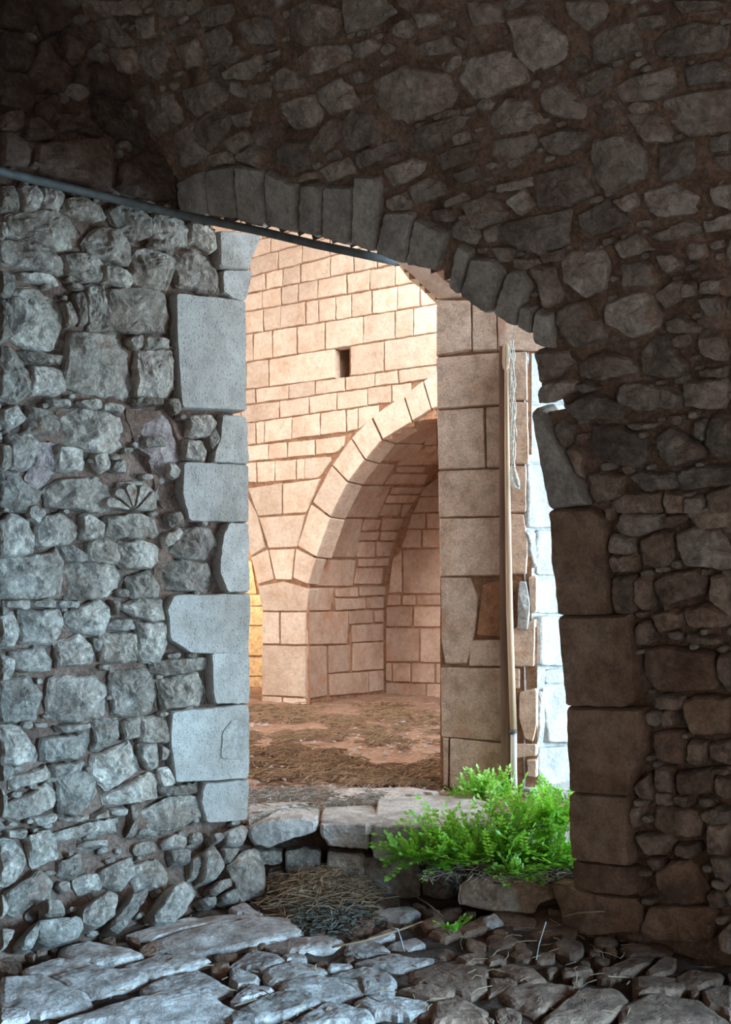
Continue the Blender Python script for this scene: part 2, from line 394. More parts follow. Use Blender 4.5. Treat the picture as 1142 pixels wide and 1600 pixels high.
# ---------------------------------------------------------------- outlines of the stones, read off region by region
# letters: q dressed quoin, c smooth corbel, s flower shaped stone, u loose stone, m stained stone
LEFT = parse('''
0,140 55,140 80,235 0,240
78,140 150,140 172,175 170,240 105,238
178,145 240,150 268,180 245,250 178,235
265,200 330,185 425,225 450,275 400,285 250,245
40,255 100,240 230,255 320,300 357,345 355,410 230,400 30,345
0,290 15,320 18,355 0,360
460,245 510,218 600,240 645,285 645,350 560,365 500,320
365,370 420,315 480,330 570,385 550,472 470,445 375,430
650,255 720,275 800,290 802,390 730,385 645,365
805,300 910,325 915,400 890,418 810,370
640,378 690,375 745,398 700,408 645,405
0,362 130,385 225,410 270,470 270,520 180,500 0,465
275,425 380,430 440,460 430,535 350,538 280,510
435,475 540,500 565,540 540,570 440,540
570,410 640,410 735,440 735,490 710,582 600,570 550,540
745,415 840,415 920,440 930,595 850,580 755,560
c915,330 1010,335 1105,350 1080,410 1060,450 1055,500 990,500 920,490
q935,505 1055,505 1040,570 1025,632 980,618 935,590
70,505 200,520 250,548 235,562 90,535
0,500 60,520 50,600 0,605
51,565 170,570 255,600 270,730 225,830 100,820 45,780
0,610 45,650 40,780 0,800
270,635 290,632 320,715 305,735 275,730
310,600 355,588 362,725 330,722
365,562 440,555 455,750 375,755
456,580 560,570 690,590 725,700 720,760 460,755
q735,600 1025,632 1030,1095 760,1080 745,800
300,765 540,765 575,880 555,1055 420,1020 275,990 275,880
545,790 595,775 595,825 565,830
605,780 720,790 720,825 620,828
583,841 725,835 735,1000 690,1065 578,1060 578,900
0,815 60,820 75,870 120,930 120,1020 60,1060 0,1040
80,835 275,865 250,895 120,890
128,900 270,920 275,1000 240,1025 130,1020
''', 0, 240, Z) + parse('''
0,60 60,35 110,95 30,148 0,100
120,35 200,60 245,90 240,150 105,155 110,90
200,10 300,20 290,42 215,45
330,20 430,12 435,50 370,55
440,28 530,40 520,70 430,60
570,5 700,5 690,35 580,38
260,60 340,50 500,85 525,130 530,220 430,240 265,195
40,165 130,160 170,200 160,280 100,308 40,300
0,205 38,210 35,305 0,310
240,210 350,225 350,310 235,320
390,250 455,240 460,300 430,320 400,300
480,280 520,270 525,325 475,315
700,20 745,10 765,60 730,70
800,85 890,80 915,115 895,170 800,170
880,180 910,130 915,190 890,235
780,190 850,190 880,235 870,275 780,265
q930,80 1030,90 1040,285 890,278 905,230 925,180
610,175 700,175 700,215 610,215
q770,280 1038,295 1038,533 790,525 765,420
195,395 260,350 440,345 485,385 480,470 430,490 260,470 200,470
s500,360 600,355 665,410 665,480 560,488 490,430
0,320 80,320 90,370 180,400 150,450 100,490 40,480 0,460
715,280 750,310 740,350 710,330
0,540 60,500 115,525 138,600 135,670 0,675
116,470 150,460 190,490 160,540 118,515
175,510 260,500 325,540 330,590 290,620 170,640 150,600
345,510 380,497 435,540 430,600 345,605
450,510 600,500 690,530 695,590 600,600 440,595
700,500 760,490 780,540 710,560
255,640 300,628 360,670 365,700 265,698
368,620 430,602 500,625 510,680 490,708 378,700
512,620 600,610 670,640 665,690 640,730 520,728 505,700
0,685 200,670 240,640 270,690 275,840 150,860 0,855
290,712 480,712 530,770 520,810 440,850 290,860
690,590 760,560 780,580 700,640
735,620 790,560 900,560 930,650 900,690 800,690 720,665
680,720 760,697 880,710 925,800 900,825 680,820 670,770
545,770 640,740 675,800 670,855 560,850
q935,590 960,540 1038,540 1042,830 950,828 920,740
20,870 120,865 125,900 25,898
135,870 200,855 235,870 225,897 140,895
240,868 340,868 335,895 245,895
472,870 495,865 488,925
0,890 25,905 20,925 0,928
0,932 60,920 72,1000 60,1060 0,1064
85,910 250,905 270,960 230,1045 90,1050
270,960 310,905 420,862 460,890 470,930 430,1010 330,1000
515,890 600,860 690,865 700,945 640,955 560,930
445,970 480,945 560,950 565,990 460,990
q730,845 1045,840 1040,990 1035,1085 800,1085 715,1030 700,900
577,965 700,965 705,1060 680,1130 590,1120
430,1010 575,1005 578,1125 440,1125
245,1045 340,1010 380,1060 400,1090 385,1135 240,1145
378,1030 425,1030 410,1085 388,1060
40,1090 170,1060 215,1115 220,1160 100,1170 60,1145
''', 0, 620, Z) + parse('''
0,60 55,90 40,165 0,170
640,90 860,70 860,120 680,150 635,130
q870,55 1022,50 1022,262 880,262 875,150
215,160 400,155 445,190 435,320 300,340 200,330 210,220
0,175 120,155 170,230 150,330 0,345
470,135 620,125 655,200 650,290 560,320 475,310 460,200
670,165 820,135 868,225 840,270 680,290
235,357 380,347 385,365 240,385
387,340 490,330 495,395 460,435 388,465
505,345 575,320 580,400 515,415
585,325 690,318 705,425 580,425
q705,300 1020,268 1020,572 720,588 700,400
0,358 80,362 165,480 150,510 50,515 0,510
175,410 370,385 378,400 375,490 180,505
385,485 540,425 585,540 450,625 380,560
585,440 655,435 655,530 610,535 588,500
660,440 695,460 680,500 660,490
660,545 700,530 715,600 665,610
430,650 620,555 655,570 650,660 450,690
665,615 825,595 825,635 680,648
q835,600 1020,580 1010,745 850,755 830,680
570,720 700,657 820,652 835,740 700,795 575,780
0,525 50,530 45,580 0,582
45,575 190,525 210,570 50,625
215,520 340,505 330,535 215,570
245,570 340,540 400,590 400,660 330,730 250,720
25,690 190,600 245,655 220,700 60,755 20,735
0,610 20,640 18,720 0,740
130,745 230,728 240,750 150,772
255,740 370,730 370,745 260,755
385,735 440,700 445,730 390,745
455,705 520,700 515,725 455,728
535,690 565,690 560,815 525,815 545,770
230,800 500,735 543,750 525,790 240,830
20,790 105,790 98,825 25,820
105,822 210,785 240,900 140,940
0,830 60,830 105,930 50,1020 0,1010
335,845 450,835 440,860 340,868
30,1045 160,960 225,1010 200,1080 60,1145 25,1110
240,930 330,890 345,960 300,990 250,980
420,960 540,905 555,980 500,1040 430,1020
550,940 650,915 700,980 680,1040 560,1030
680,840 720,815 780,830 760,870 690,870
790,930 850,880 840,990 790,1000
700,880 790,875 780,930 710,935
''', 0, 1000, .375)
LOOSE = [
 ('flat-topped blue-grey loose stone lying at the foot of the rubble wall, under the leaning pair', '160,1165 340,1150 355,1200 330,1240 200,1280 155,1250', .13),
 ('blocky loose stone tilted against the wall foot, left of the long thin leaning stone', '360,1110 440,1040 495,1060 480,1150 410,1200 350,1170', .12),
 ('long thin loose stone leaning steeply to the right against the wall foot', '470,1170 560,1050 620,1025 620,1060 500,1225 460,1210', .12),
 ('large smooth-faced loose stone leaning right, standing alone in front of the wall foot', '650,1140 720,1020 780,1000 830,1050 760,1150 720,1185 655,1175', .14),
 ('narrow upright loose sliver of stone left of the flat-topped stone', '80,1260 155,1175 160,1230 130,1290 90,1290', .08),
 ('loose pointed stone at the left edge of the picture, on the floor below the wall', '0,1200 65,1205 20,1290 0,1300', .08),
 ('small loose stone sitting on top of the flat-topped stone at the wall foot', '185,1080 250,1080 280,1145 190,1155', .07),
 ('biggest upright boulder, pale and pointed, below the left end of the doorstep', '950,940 1030,870 1080,870 1110,960 1100,1060 1010,1090 980,1000', .16),
 ('tall narrow stone wedged left of the big upright boulder below the doorstep', '850,880 895,850 940,940 900,1000 850,1010', .10),
 ('small triangular stone on top left of the big upright boulder', '920,865 1000,870 950,950 925,920', .08),
 ('wedge-shaped stone lying at the lower left of the big upright boulder', '875,1050 900,1005 955,990 970,1025 900,1065', .08),
 ('small dark brown stone at the foot of the big upright boulder', '920,1065 970,1035 1005,1070 990,1100 930,1095', .07),
 ('rounded stone lodged under the corner of the doorway, left of the doorstep slab', '930,800 1010,765 1035,800 1010,860 950,860', .10),
 ('small stone just left of the rounded one under the doorway corner', '880,810 920,800 932,835 890,855', .07),
 ('low rubble stone on the floor right of the large smooth leaning stone', '820,1080 900,1070 900,1110 850,1120', .06),
 ('loose stone hard against the left frame edge at the base of the wall', '0,1050 35,1130 0,1170', .08),
]
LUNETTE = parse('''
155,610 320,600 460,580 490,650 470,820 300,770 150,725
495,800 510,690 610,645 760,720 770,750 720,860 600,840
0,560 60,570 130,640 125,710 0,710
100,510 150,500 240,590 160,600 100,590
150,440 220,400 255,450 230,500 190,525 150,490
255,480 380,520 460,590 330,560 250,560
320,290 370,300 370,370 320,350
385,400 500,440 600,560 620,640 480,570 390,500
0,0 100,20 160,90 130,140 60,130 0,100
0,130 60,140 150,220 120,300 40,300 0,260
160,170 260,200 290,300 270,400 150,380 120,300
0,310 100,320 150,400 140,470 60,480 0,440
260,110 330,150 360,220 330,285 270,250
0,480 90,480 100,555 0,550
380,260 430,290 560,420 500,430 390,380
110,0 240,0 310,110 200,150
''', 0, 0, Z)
# letter w: wedge stone of the arch, q: dressed quoin of the right jamb, n: smooth slanting quoin
VAULT = parse('''
410,95 460,75 570,180 570,195 480,190 420,170
590,80 650,75 660,150 590,165
440,200 570,210 590,290 540,310
585,200 700,175 740,220 745,270 650,345 600,310
720,130 800,95 830,140 740,170
755,200 840,170 875,240 850,270 790,290
880,140 950,110 990,150 970,220 905,275
660,30 720,0 800,0 770,60 700,70
830,70 900,30 980,20 1030,60 960,95 870,110
1000,100 1100,65 1142,80 1170,180 1070,180
610,440 700,400 780,410 805,495 740,540 670,575 640,520
795,380 900,345 970,400 940,430 860,485 810,450
825,540 930,450 985,520 970,560 900,640 840,600
715,590 820,520 838,605 895,655 880,680 790,705 720,650
945,310 1090,235 1110,270 1060,330 960,330
945,600 1050,555 1085,600 1000,645
900,660 970,645 985,690 885,705
w770,770 885,715 905,910 785,930
w893,718 1000,695 1035,925 910,910
1060,360 1142,350 1142,415 1080,430
1000,490 1070,470 1060,530 1010,540
1000,340 1050,380 1040,415 990,380
430,0 560,0 590,60 480,60
300,0 400,0 460,60 410,85
''', 0, 0, Z) + parse('''
w35,695 155,715 170,965 60,935
w172,715 290,780 305,985 182,962
w320,775 408,780 398,1005 317,983
w416,785 538,790 523,1040 412,1008
w541,742 645,745 655,840 628,1065 532,1042
w670,895 800,895 760,1120 640,1070
w808,920 935,985 890,1142 765,1122
260,120 270,30 340,0 460,50 470,110 390,185 330,190 260,170
475,0 640,0 700,50 600,110 510,140
285,250 360,195 470,190 520,240 460,280 360,310 310,310
525,190 600,165 650,190 570,240 532,240
165,330 240,290 320,330 290,370 210,380
700,110 770,75 805,125 770,155 700,150
790,60 880,50 890,90 812,120
365,380 470,335 530,370 550,440 430,485 390,440
515,320 560,300 590,335 550,345
590,350 740,285 920,310 970,400 930,460 700,540 640,470
165,450 350,405 385,480 380,525 290,540
340,610 440,505 485,515 480,580 400,650 340,650
495,500 520,470 600,500 660,585 540,635 485,645
535,652 700,597 725,640 560,715 545,700
735,590 780,550 960,490 1010,500 960,560 900,610 800,655 760,640
652,715 760,680 830,690 820,730 700,795
870,660 980,620 1060,600 1030,680 910,725
760,800 850,755 950,795 930,820 790,870
668,850 740,822 775,860 765,888 695,892
950,740 1040,710 1060,750 1000,775
185,650 250,600 335,612 345,690 250,735
265,752 350,727 370,755 280,775
378,720 500,672 525,735 420,772
20,662 130,607 180,700 150,712 30,680
0,595 60,555 105,590 20,642
985,865 1100,830 1142,880 1142,920 1040,970
860,890 930,890 940,935 880,930
930,965 1000,935 1060,1000 1040,1040 940,990
800,190 900,160 960,200 940,220 820,240
965,150 1010,170 1000,200
920,850 990,825 1000,850 925,880
1090,985 1142,955 1142,1020 1100,1020
95,570 140,520 180,580 130,618
''', 360, 0, Z) + parse('''
-10,330 40,250 200,210 280,260 285,340 150,395 50,415
130,480 200,430 280,430 345,500 310,550 170,570 125,530
325,380 420,360 460,400 520,450 510,500 400,490 345,440
200,80 330,60 450,160 480,240 350,290 310,320 245,240
540,180 620,120 740,85 780,200 640,250 560,270
645,370 720,330 880,290 930,365 820,415 685,440
795,170 870,130 1000,90 1142,110 1142,210 900,240 830,240
845,425 1000,392 1142,375 1142,560 960,575 880,520
950,280 1100,250 1142,300 1142,345 960,365
705,485 830,480 900,560 885,600 785,600
330,590 420,555 540,560 540,600 450,650 390,650
140,595 310,565 320,620 240,665 140,660
555,600 690,570 775,650 775,750 620,830 560,720
838,625 990,590 1010,700 970,750 852,770
305,740 500,700 560,830 450,870 330,880
145,785 290,750 295,790 152,818
198,855 260,805 308,870 250,910
20,885 110,855 180,910 170,940 60,970
500,915 620,850 705,930 700,950 560,1000 512,970
645,850 730,820 758,870 705,890
775,815 900,782 1035,850 1040,895 850,920 800,900
1055,800 1142,780 1142,890 1080,860
112,980 240,935 460,890 470,1030 330,1075 240,1035 120,1010
335,1080 430,1060 430,1100 345,1115
800,1000 960,935 1018,955 1018,990 860,1025
650,1040 740,1000 808,1060 690,1095
1035,940 1142,908 1142,970 1045,980
1060,585 1142,570 1142,640 1070,640
1070,660 1142,665 1142,730
440,0 600,0 640,50 540,140 460,60
750,70 860,60 870,100 770,130
900,0 1100,0 1142,20 940,60
20,0 150,10 180,90 60,110
''', 722, 0, Z) + parse('''
w64,52 150,62 185,130 135,298 15,215 48,110
w215,110 260,105 300,180 240,350 152,298
w268,255 318,268 310,385 255,350
w330,280 400,302 405,445 322,425 318,345
w0,0 58,30 40,110 5,212 -35,190
235,67 310,67 322,92 280,102 237,98
302,102 380,108 425,210 400,255 345,270 340,180
134,15 220,22 228,68 180,78
422,82 480,35 590,28 620,90 605,190 520,222 435,160
682,80 800,78 838,140 828,172 692,185
832,52 900,48 938,90 882,125
822,217 900,168 942,182 918,240 872,268
948,172 990,177 998,213 948,228
412,282 520,245 608,370 600,408 472,438 422,350
607,262 750,207 800,222 838,330 808,368 720,403 622,340
1020,162 1142,142 1142,220 1012,208
1022,232 1080,227 1093,288 1052,303
862,332 940,312 1018,360 1000,378 892,373
330,462 440,462 468,510 400,560 332,590
502,512 600,462 740,502 753,545 600,573 502,568
772,457 830,392 870,402 948,520 948,558 870,568 782,548
1012,397 1100,397 1123,450 1108,498 1022,470
1017,537 1120,522 1113,563 1017,558
332,620 380,592 473,587 468,630 400,658 342,678
487,602 540,597 588,615 530,625
432,692 560,642 678,680 678,753 590,738 502,748
672,602 760,592 856,612 846,695 762,700 672,670
867,612 930,642 923,693 857,690
947,592 1110,577 1128,640 1108,698 952,693
n310,700 340,700 400,800 550,1110 390,1130 350,940
402,782 430,757 463,790 458,858 440,853
457,872 500,872 523,900 518,993 500,968
552,772 680,782 778,840 788,930 750,948 562,908
837,822 900,772 940,822 1018,870 1018,908 890,948 842,888
1002,757 1038,757 1038,828 1012,818
1052,752 1100,722 1142,762 1142,900 1082,908 1052,850
537,985 600,972 678,987 688,1068 572,1098
707,987 790,972 898,982 908,1038 790,1043
907,977 1000,952 1142,942 1142,1018 932,1048
1052,1062 1142,1032 1142,1142 1062,1130
712,762 838,762 800,783 722,783
622,1100 720,1062 838,1062 846,1140 662,1140
862,1062 948,1062 948,1140 872,1140
957,1082 1028,1082 1038,1140 962,1140
''', 722, 380, Z) + parse('''
q388,45 560,38 618,75 638,480 430,482 402,250
q427,498 723,492 743,600 738,858 700,876 462,866 447,700
q462,884 773,892 778,1080 738,1160 728,1252 475,1232
622,37 650,32 650,78 632,73
667,110 690,60 850,70 855,120 740,155 680,140
865,95 880,70 950,65 948,95 890,115
960,60 1100,20 1142,30 1142,113 1020,118
637,152 723,167 728,228 642,223
632,242 738,237 743,303 642,303
772,167 858,142 888,147 888,268 850,283 777,268
912,152 1000,122 1080,132 1142,230 1142,298 950,268 932,218
647,337 738,332 743,470 700,486 657,478
749,337 798,337 803,455 780,463 749,430
822,352 880,322 1000,302 1023,340 1018,398 880,443 832,408
1062,332 1142,322 1142,498 1072,428
817,492 900,472 938,492 938,538 842,558
943,472 1040,452 1128,480 1118,538 962,538
752,535 788,520 813,600 750,608
962,567 1090,587 1098,613 962,603
m772,642 860,627 1058,652 1088,750 1078,808 832,818 782,758
1102,662 1142,662 1142,818 1102,740
842,832 930,842 918,888 842,878
m937,862 1000,835 1142,845 1142,988 982,998 942,918
867,902 890,897 913,948 867,953
m817,992 938,982 958,1060 938,1123 822,1108
972,1037 1038,1042 1033,1118 972,1118
1062,1042 1142,1027 1142,1118 1062,1098
832,1142 898,1152 898,1238 832,1233
922,1162 1058,1147 1068,1238 932,1248
742,1220 800,1162 828,1278 762,1258
912,1262 968,1262 963,1298 917,1288
837,1245 898,1250 893,1290 842,1285
1077,1142 1133,1142 1133,1163 1077,1158
1087,1182 1142,1182 1142,1258 1092,1248
''', 722, 780, Z) + parse('''
q440,-33 700,-18 698,288 450,255 442,150
q455,264 718,302 733,400 718,420 462,393
707,32 743,37 743,98 717,118
722,157 858,152 878,200 858,233 782,233
812,32 960,42 1000,72 988,158 872,148 807,118
902,202 980,197 998,235 960,248 907,238
1010,60 1080,40 1142,50 1142,100 1040,100
787,267 830,262 833,298 812,308
m812,322 880,277 960,272 1038,400 1008,458 940,468 852,438 812,380
1052,112 1128,122 1128,238 1052,238
1052,412 1100,407 1118,468 1062,478
1062,252 1142,262 1142,368 1082,328
m330,372 460,400 700,442 738,480 738,588 560,598 402,588 387,500
m742,588 780,482 940,472 1078,490 1048,618 990,633 772,623
1102,592 1142,562 1142,678 1112,658
''', 742, 1250, .3503)
FLOOR = [[(240, 1470), (300, 1455), (420, 1437), (455, 1439), (474, 1462), (430, 1472), (390, 1478), (290, 1492), (245, 1485)],
         [(195, 1460), (300, 1436), (385, 1432), (408, 1437), (300, 1452), (235, 1468)]] + [p for _, p in parse('''
250,1290 360,1255 550,1290 600,1320 500,1350 400,1357 250,1330
90,1380 250,1335 350,1345 405,1362 300,1400 110,1400
0,1425 170,1410 370,1490 380,1530 160,1575 0,1530
205,1413 400,1370 615,1390 610,1430 370,1487
510,1370 640,1322 800,1312 880,1340 760,1375 640,1408 530,1385
590,1450 700,1402 830,1385 975,1460 900,1485 620,1500 590,1480
0,1545 90,1540 130,1555 120,1580 0,1600
240,1600 400,1550 600,1512 880,1490 1070,1600
''', 0, 1000, .375)] + [p for _, p in parse('''
160,390 250,362 430,357 510,385 480,408 300,437 180,410
0,485 95,422 200,432 250,463 140,512 20,485
235,435 335,443 340,463 245,463
150,520 270,468 420,492 430,518 330,548 180,568 150,545
437,487 540,487 543,503 442,505
220,572 380,532 590,552 592,610 430,645 330,620 230,600
445,522 620,497 735,547 735,600 600,608 588,550
522,392 640,387 712,420 600,437 505,428
555,470 740,432 898,447 903,465 760,518 690,508
697,400 830,362 868,390 800,427
790,522 940,470 1142,485 1142,600 1060,613 850,568 795,550
550,652 660,613 888,642 898,680 800,708 620,688
735,602 860,578 1000,605 980,625 900,638
40,672 200,602 290,592 403,640 398,660 230,698 120,718
285,722 440,650 625,700 640,742 290,742
0,642 90,572 188,590 188,605 50,648
0,495 125,532 122,558 40,585 0,568
0,670 118,722 118,742 0,742
602,372 720,322 728,360 650,388
622,252 800,222 848,250 760,288 650,270
847,292 930,272 958,300 870,328
882,342 1000,312 1038,350 950,368
1012,322 1142,262 1142,318 1050,350
852,242 930,237 918,268
0,227 60,212 148,260 128,278 0,250
905,652 1000,625 1142,680 1142,742 900,742
1002,457 1142,432 1142,468 1060,478
''', 360, 1340, .3503)] + [p for _, p in parse('''
60,607 140,605 198,630 150,658 60,655
70,765 150,738 260,760 328,820 250,828 100,780
62,702 100,697 138,715 62,740
352,652 400,615 478,640 478,688 430,698 362,680
392,762 500,747 528,770 402,788
542,772 700,707 795,707 778,738 640,795 560,795
762,772 860,702 898,720 878,768 780,798
252,802 350,822 478,832 430,880 270,968 130,900 102,870
72,800 180,812 198,850 60,878
302,985 480,855 640,852 698,920 560,999 312,999
702,802 900,792 1005,800 900,858 720,878
882,802 960,762 1098,772 1105,800 1000,848 902,828
640,935 800,882 1000,902 1142,999 650,999
1012,862 1142,832 1142,958 1042,920
652,652 870,642 878,688 690,698
''', 742, 1250, .3503)]
# far arcade wall: course lines (y at zoom x 50, y at zoom x 970) and the joints along each
ROWS = [((205, -40), (290, 55), [60, 90, 225, 340, 470, 580, 690, 770]),
 ((290, 55), (365, 181), [50, 80, 168, 248, 330, 470, 580, 690, 790, 890, 975]),
 ((365, 181), (445, 290), [50, 150, 240, 320, 412, 548, 655, 775, 890, 975]),
 ((445, 290), (553, 408), [50, 155, 238, 355, 415, 495, 570, 665, 785, 890, 975]),
 ((553, 408), (685, 540), [50, 110, 200, 315, 445, 625, 775, 860, 975]),
 ((685, 540), (812, 692), [76, 182, 492, None, 563, 722, 975]),
 ((812, 692), (885, 755), [50, 120, 275, 400, 540, 680, 790, 975]),
 ((885, 755), (970, 840), [50, 230, 370, 500, 645, 757, 850]),
 ((970, 840), (1075, 950), [50, 120, 160, 290, 425, 545, 600, 700]),
 ((1075, 980), (1152, 1060), [50, 180, 270, 400, 540, 600]),
 ((1152, 1085), (1252, 1190), [50, 125, 210, 310, 350, 480]),
 ((130, -125), (205, -40), [50, 190, 330, 470, 640, 800]),
 ((55, -210), (130, -125), [50, 150, 300, 420, 600, 760]),
 ((-20, -290), (55, -210), [50, 200, 340, 500])]
PIER = [p for _, p in parse('''
85,190 243,165 243,312 132,320
249,168 425,145 360,303 249,310
136,327 352,314 320,465 182,470
100,512 178,477 207,618 132,640
184,477 303,475 290,620 214,618
310,472 408,520 368,640 297,610
132,650 250,627 374,662 360,765 152,765
152,770 230,772 232,920 152,918
238,772 357,772 354,923 238,922
150,927 355,932 355,1170 150,1160
150,1166 242,1170 242,1200 150,1190
248,1172 355,1178 355,1205 248,1200
''', 360, 700, .3327)]
RING = [[(p[0], p[1]) for p in q] for q in (
 [(488, 788), (518, 810), (496.5, 871), (467, 853)], [(520, 728), (545, 755), (518, 808), (490.5, 785)],
 [(521, 727), (550, 686), (571, 720), (546, 753)], [(551, 685), (581, 653), (597, 689), (573, 719)],
 [(583, 651), (631, 619), (644, 660), (600, 687)], [(633, 618), (661, 596), (674, 641), (646, 659)],
 [(663, 595), (700, 575), (706, 628), (676, 640)])]
RING2 = [[(383, 776), (389, 780), (404, 806), (415, 856), (393, 870), (383, 835)]]
NICHE_SIDE = [p for _, p in parse('''
862,968 968,920 968,962 845,985
735,1055 850,977 968,968 968,1000 900,1060
730,1066 908,1066 850,1140 655,1140
920,1040 968,1005 968,1066 908,1066
920,1075 968,1072 968,1140 862,1140
''', 360, 340, .3327)] + [p for _, p in parse('''
850,5 975,0 975,75 785,80
645,70 770,80 715,170 568,170
575,180 752,180 690,323 482,323
482,335 622,335 585,513 418,513
415,527 587,527 574,648 392,648
385,657 487,657 468,763 366,763
366,772 553,767 548,918 360,923
360,932 450,930 453,1163 360,1178
460,930 563,926 558,1048 461,1058
462,1063 648,1052 648,1148 466,1163
654,1050 718,1045 718,1138 654,1148
570,832 718,826 718,903 572,913
558,767 668,762 670,820 558,828
677,766 718,762 718,818 680,818
492,707 633,706 633,753 494,763
641,702 720,698 720,752 642,754
492,662 598,652 598,698 494,700
607,652 733,650 733,688 607,694
592,567 718,562 708,638 582,638
602,522 763,517 753,553 602,556
592,442 678,442 678,513 592,513
687,442 783,442 768,508 687,508
612,397 703,394 688,433 597,433
712,394 803,394 788,433 702,433
632,337 708,337 693,383 617,388
717,332 843,332 818,383 707,386
722,267 803,264 788,318 697,318
812,264 863,264 843,318 802,323
742,222 903,222 868,256 727,256
762,184 913,184 903,213 747,213
762,122 928,122 908,168 722,168
782,87 918,87 903,113 777,113
577,917 718,912 718,1038 572,1048
''', 360, 700, .3327)]
NICHE_BACK = [p for _, p in parse('''
905,190 975,140 978,225 888,228
890,233 978,230 978,300 857,303
852,310 915,308 915,378 832,378
922,308 990,305 990,375 922,378
832,385 893,385 893,468 802,468
902,385 992,382 992,466 902,468
763,520 803,482 803,678 742,683
811,480 992,475 992,683 811,683
737,692 798,692 798,736 737,740
807,692 868,692 868,738 807,738
877,692 992,690 992,736 877,738
732,748 853,745 848,838 730,838
862,748 995,745 995,840 862,840
730,848 883,848 883,1003 730,1003
894,848 1005,850 1005,1008 892,1006
730,1012 753,1012 758,1096 730,1093
762,1012 843,1012 843,1098 764,1098
852,1012 958,1015 958,1103 852,1100
967,1015 1010,1015 1010,1106 967,1104
730,1105 918,1110 913,1178 730,1163
924,1110 1000,1110 1000,1192 922,1182
''', 360, 700, .3327)]
ORANGE = [p for _, p in parse('''
40,520 100,530 125,685 40,685
40,690 145,690 145,740 40,742
40,745 155,745 155,832 40,832
40,838 155,838 155,975 40,975
40,982 155,985 155,1070 40,1070
40,1075 155,1075 155,1150 40,1150
''', 360, 700, .3327)]
# t terracotta patch, b brown, - buff
MID = [('p', [(683, 470), (735, 471), (737, 547), (683, 556)]), ('p', [(739, 472), (775, 480), (777, 547), (739, 549)]),
 ('p', [(777, 470), (900, 470), (900, 546), (779, 548)]), ('p', [(683, 560), (786, 552), (788, 631), (684, 639)]),
 ('p', [(684, 643), (755, 638), (758, 731), (686, 733)]), ('p', [(760, 638), (790, 636), (790, 730), (761, 730)]),
 ('p', [(686, 737), (790, 733), (790, 806), (687, 808)]), ('p', [(688, 811), (790, 809), (790, 898), (688, 900)]),
 ('p', [(690, 903), (735, 904), (747, 935), (742, 985), (730, 1036), (697, 1036), (691, 1000)]),
 ('t', [(755, 915), (785, 905), (790, 995), (745, 992)]), ('p', [(735, 1001), (790, 1000), (790, 1040), (733, 1040)]),
 ('p', [(690, 1044), (790, 1044), (790, 1158), (691, 1150)]), ('p', [(704, 1153), (790, 1162), (793, 1237), (703, 1229)]),
 ('p', [(693, 1152), (701, 1153), (700, 1229), (694, 1226)]),
 ('p', [(792, 552), (823, 551), (824, 625), (792, 625)]), ('p', [(792, 629), (824, 629), (826, 725), (792, 725)]),
 ('p', [(792, 729), (822, 729), (822, 800), (792, 800)]), ('p', [(792, 804), (818, 804), (824, 850), (822, 896), (792, 897)]),
 ('l', [(812, 909), (823, 909), (828, 945), (825, 984), (809, 984)]), ('p', [(826, 903), (838, 900), (838, 955), (830, 958)]),
 ('p', [(792, 988), (836, 968), (834, 1040), (792, 1041)]), ('p', [(792, 1045), (812, 1045), (812, 1075), (792, 1075)]),
 ('p', [(812, 1082), (838, 1076), (838, 1130), (833, 1158), (820, 1153), (812, 1120)]),
 ('p', [(800, 1162), (838, 1163), (838, 1180), (800, 1184)]), ('p', [(824, 1187), (838, 1187), (838, 1214), (825, 1212)]),
 ('v', [(622, 395), (663, 405), (692, 438), (722, 455), (720, 465), (686, 468), (662, 446), (640, 425), (620, 411)]),
 ('p', [(735, 405), (830, 415), (830, 466), (740, 466), (700, 438)])]
SPLAY = [[(826, 548), (925, 548), (925, 628), (826, 628)], [(826, 632), (925, 632), (925, 722), (827, 722)], [(826, 726), (925, 726), (925, 825), (824, 825)],
 [(838, 829), (925, 829), (925, 900), (840, 898)], [(822, 829), (834, 829), (836, 890), (826, 870)], [(838, 903), (925, 904), (925, 958), (840, 958)],
 [(838, 962), (925, 963), (925, 1042), (838, 1040)], [(835, 1045), (852, 1045), (848, 1078), (836, 1075)], [(856, 1045), (925, 1046), (925, 1064), (854, 1068)],
 [(850, 1072), (925, 1069), (925, 1160), (852, 1160)], [(840, 1082), (848, 1078), (848, 1162), (840, 1165)], [(838, 1168), (925, 1164), (925, 1232), (840, 1230)]]
# ---------------------------------------------------------------- near room: left end wall
OPEN = [(262, 352), (330, 345), (400, 349), (470, 364), (540, 378), (600, 390), (650, 407), (700, 430), (740, 455), (780, 480), (850, 530),
        (846, 580), (846, 622), (884, 628), (884, 646), (852, 650), (862, 700), (885, 790), (895, 960), (905, 1100), (908, 1240), (912, 1345), (912, 1425), (262, 1425)]
wall_left = tag(empty('wall_left'), 'rough limestone rubble wall left of the doorway with dressed corner blocks', 'wall', kind='structure')
def f_left(s, z):
    k = KL-lean(z)-.0; return Vector(((s-k)/2, (s+k)/2, z)), Vector((1, -1, 0))/S2
grid('mortar', lambda s, z: (f_left(s, z)[0]-f_left(s, z)[1]*.032, f_left(s, z)[1]), frange(-3.4, 4.62, .04), frange(-.05, 6.1, .04), M['mortar'], wall_left,
     keep=lambda c: c.x+c.y < 5.8-CURV*c.z**2, amp=.03, freq=9, amp2=.012)
LP = []
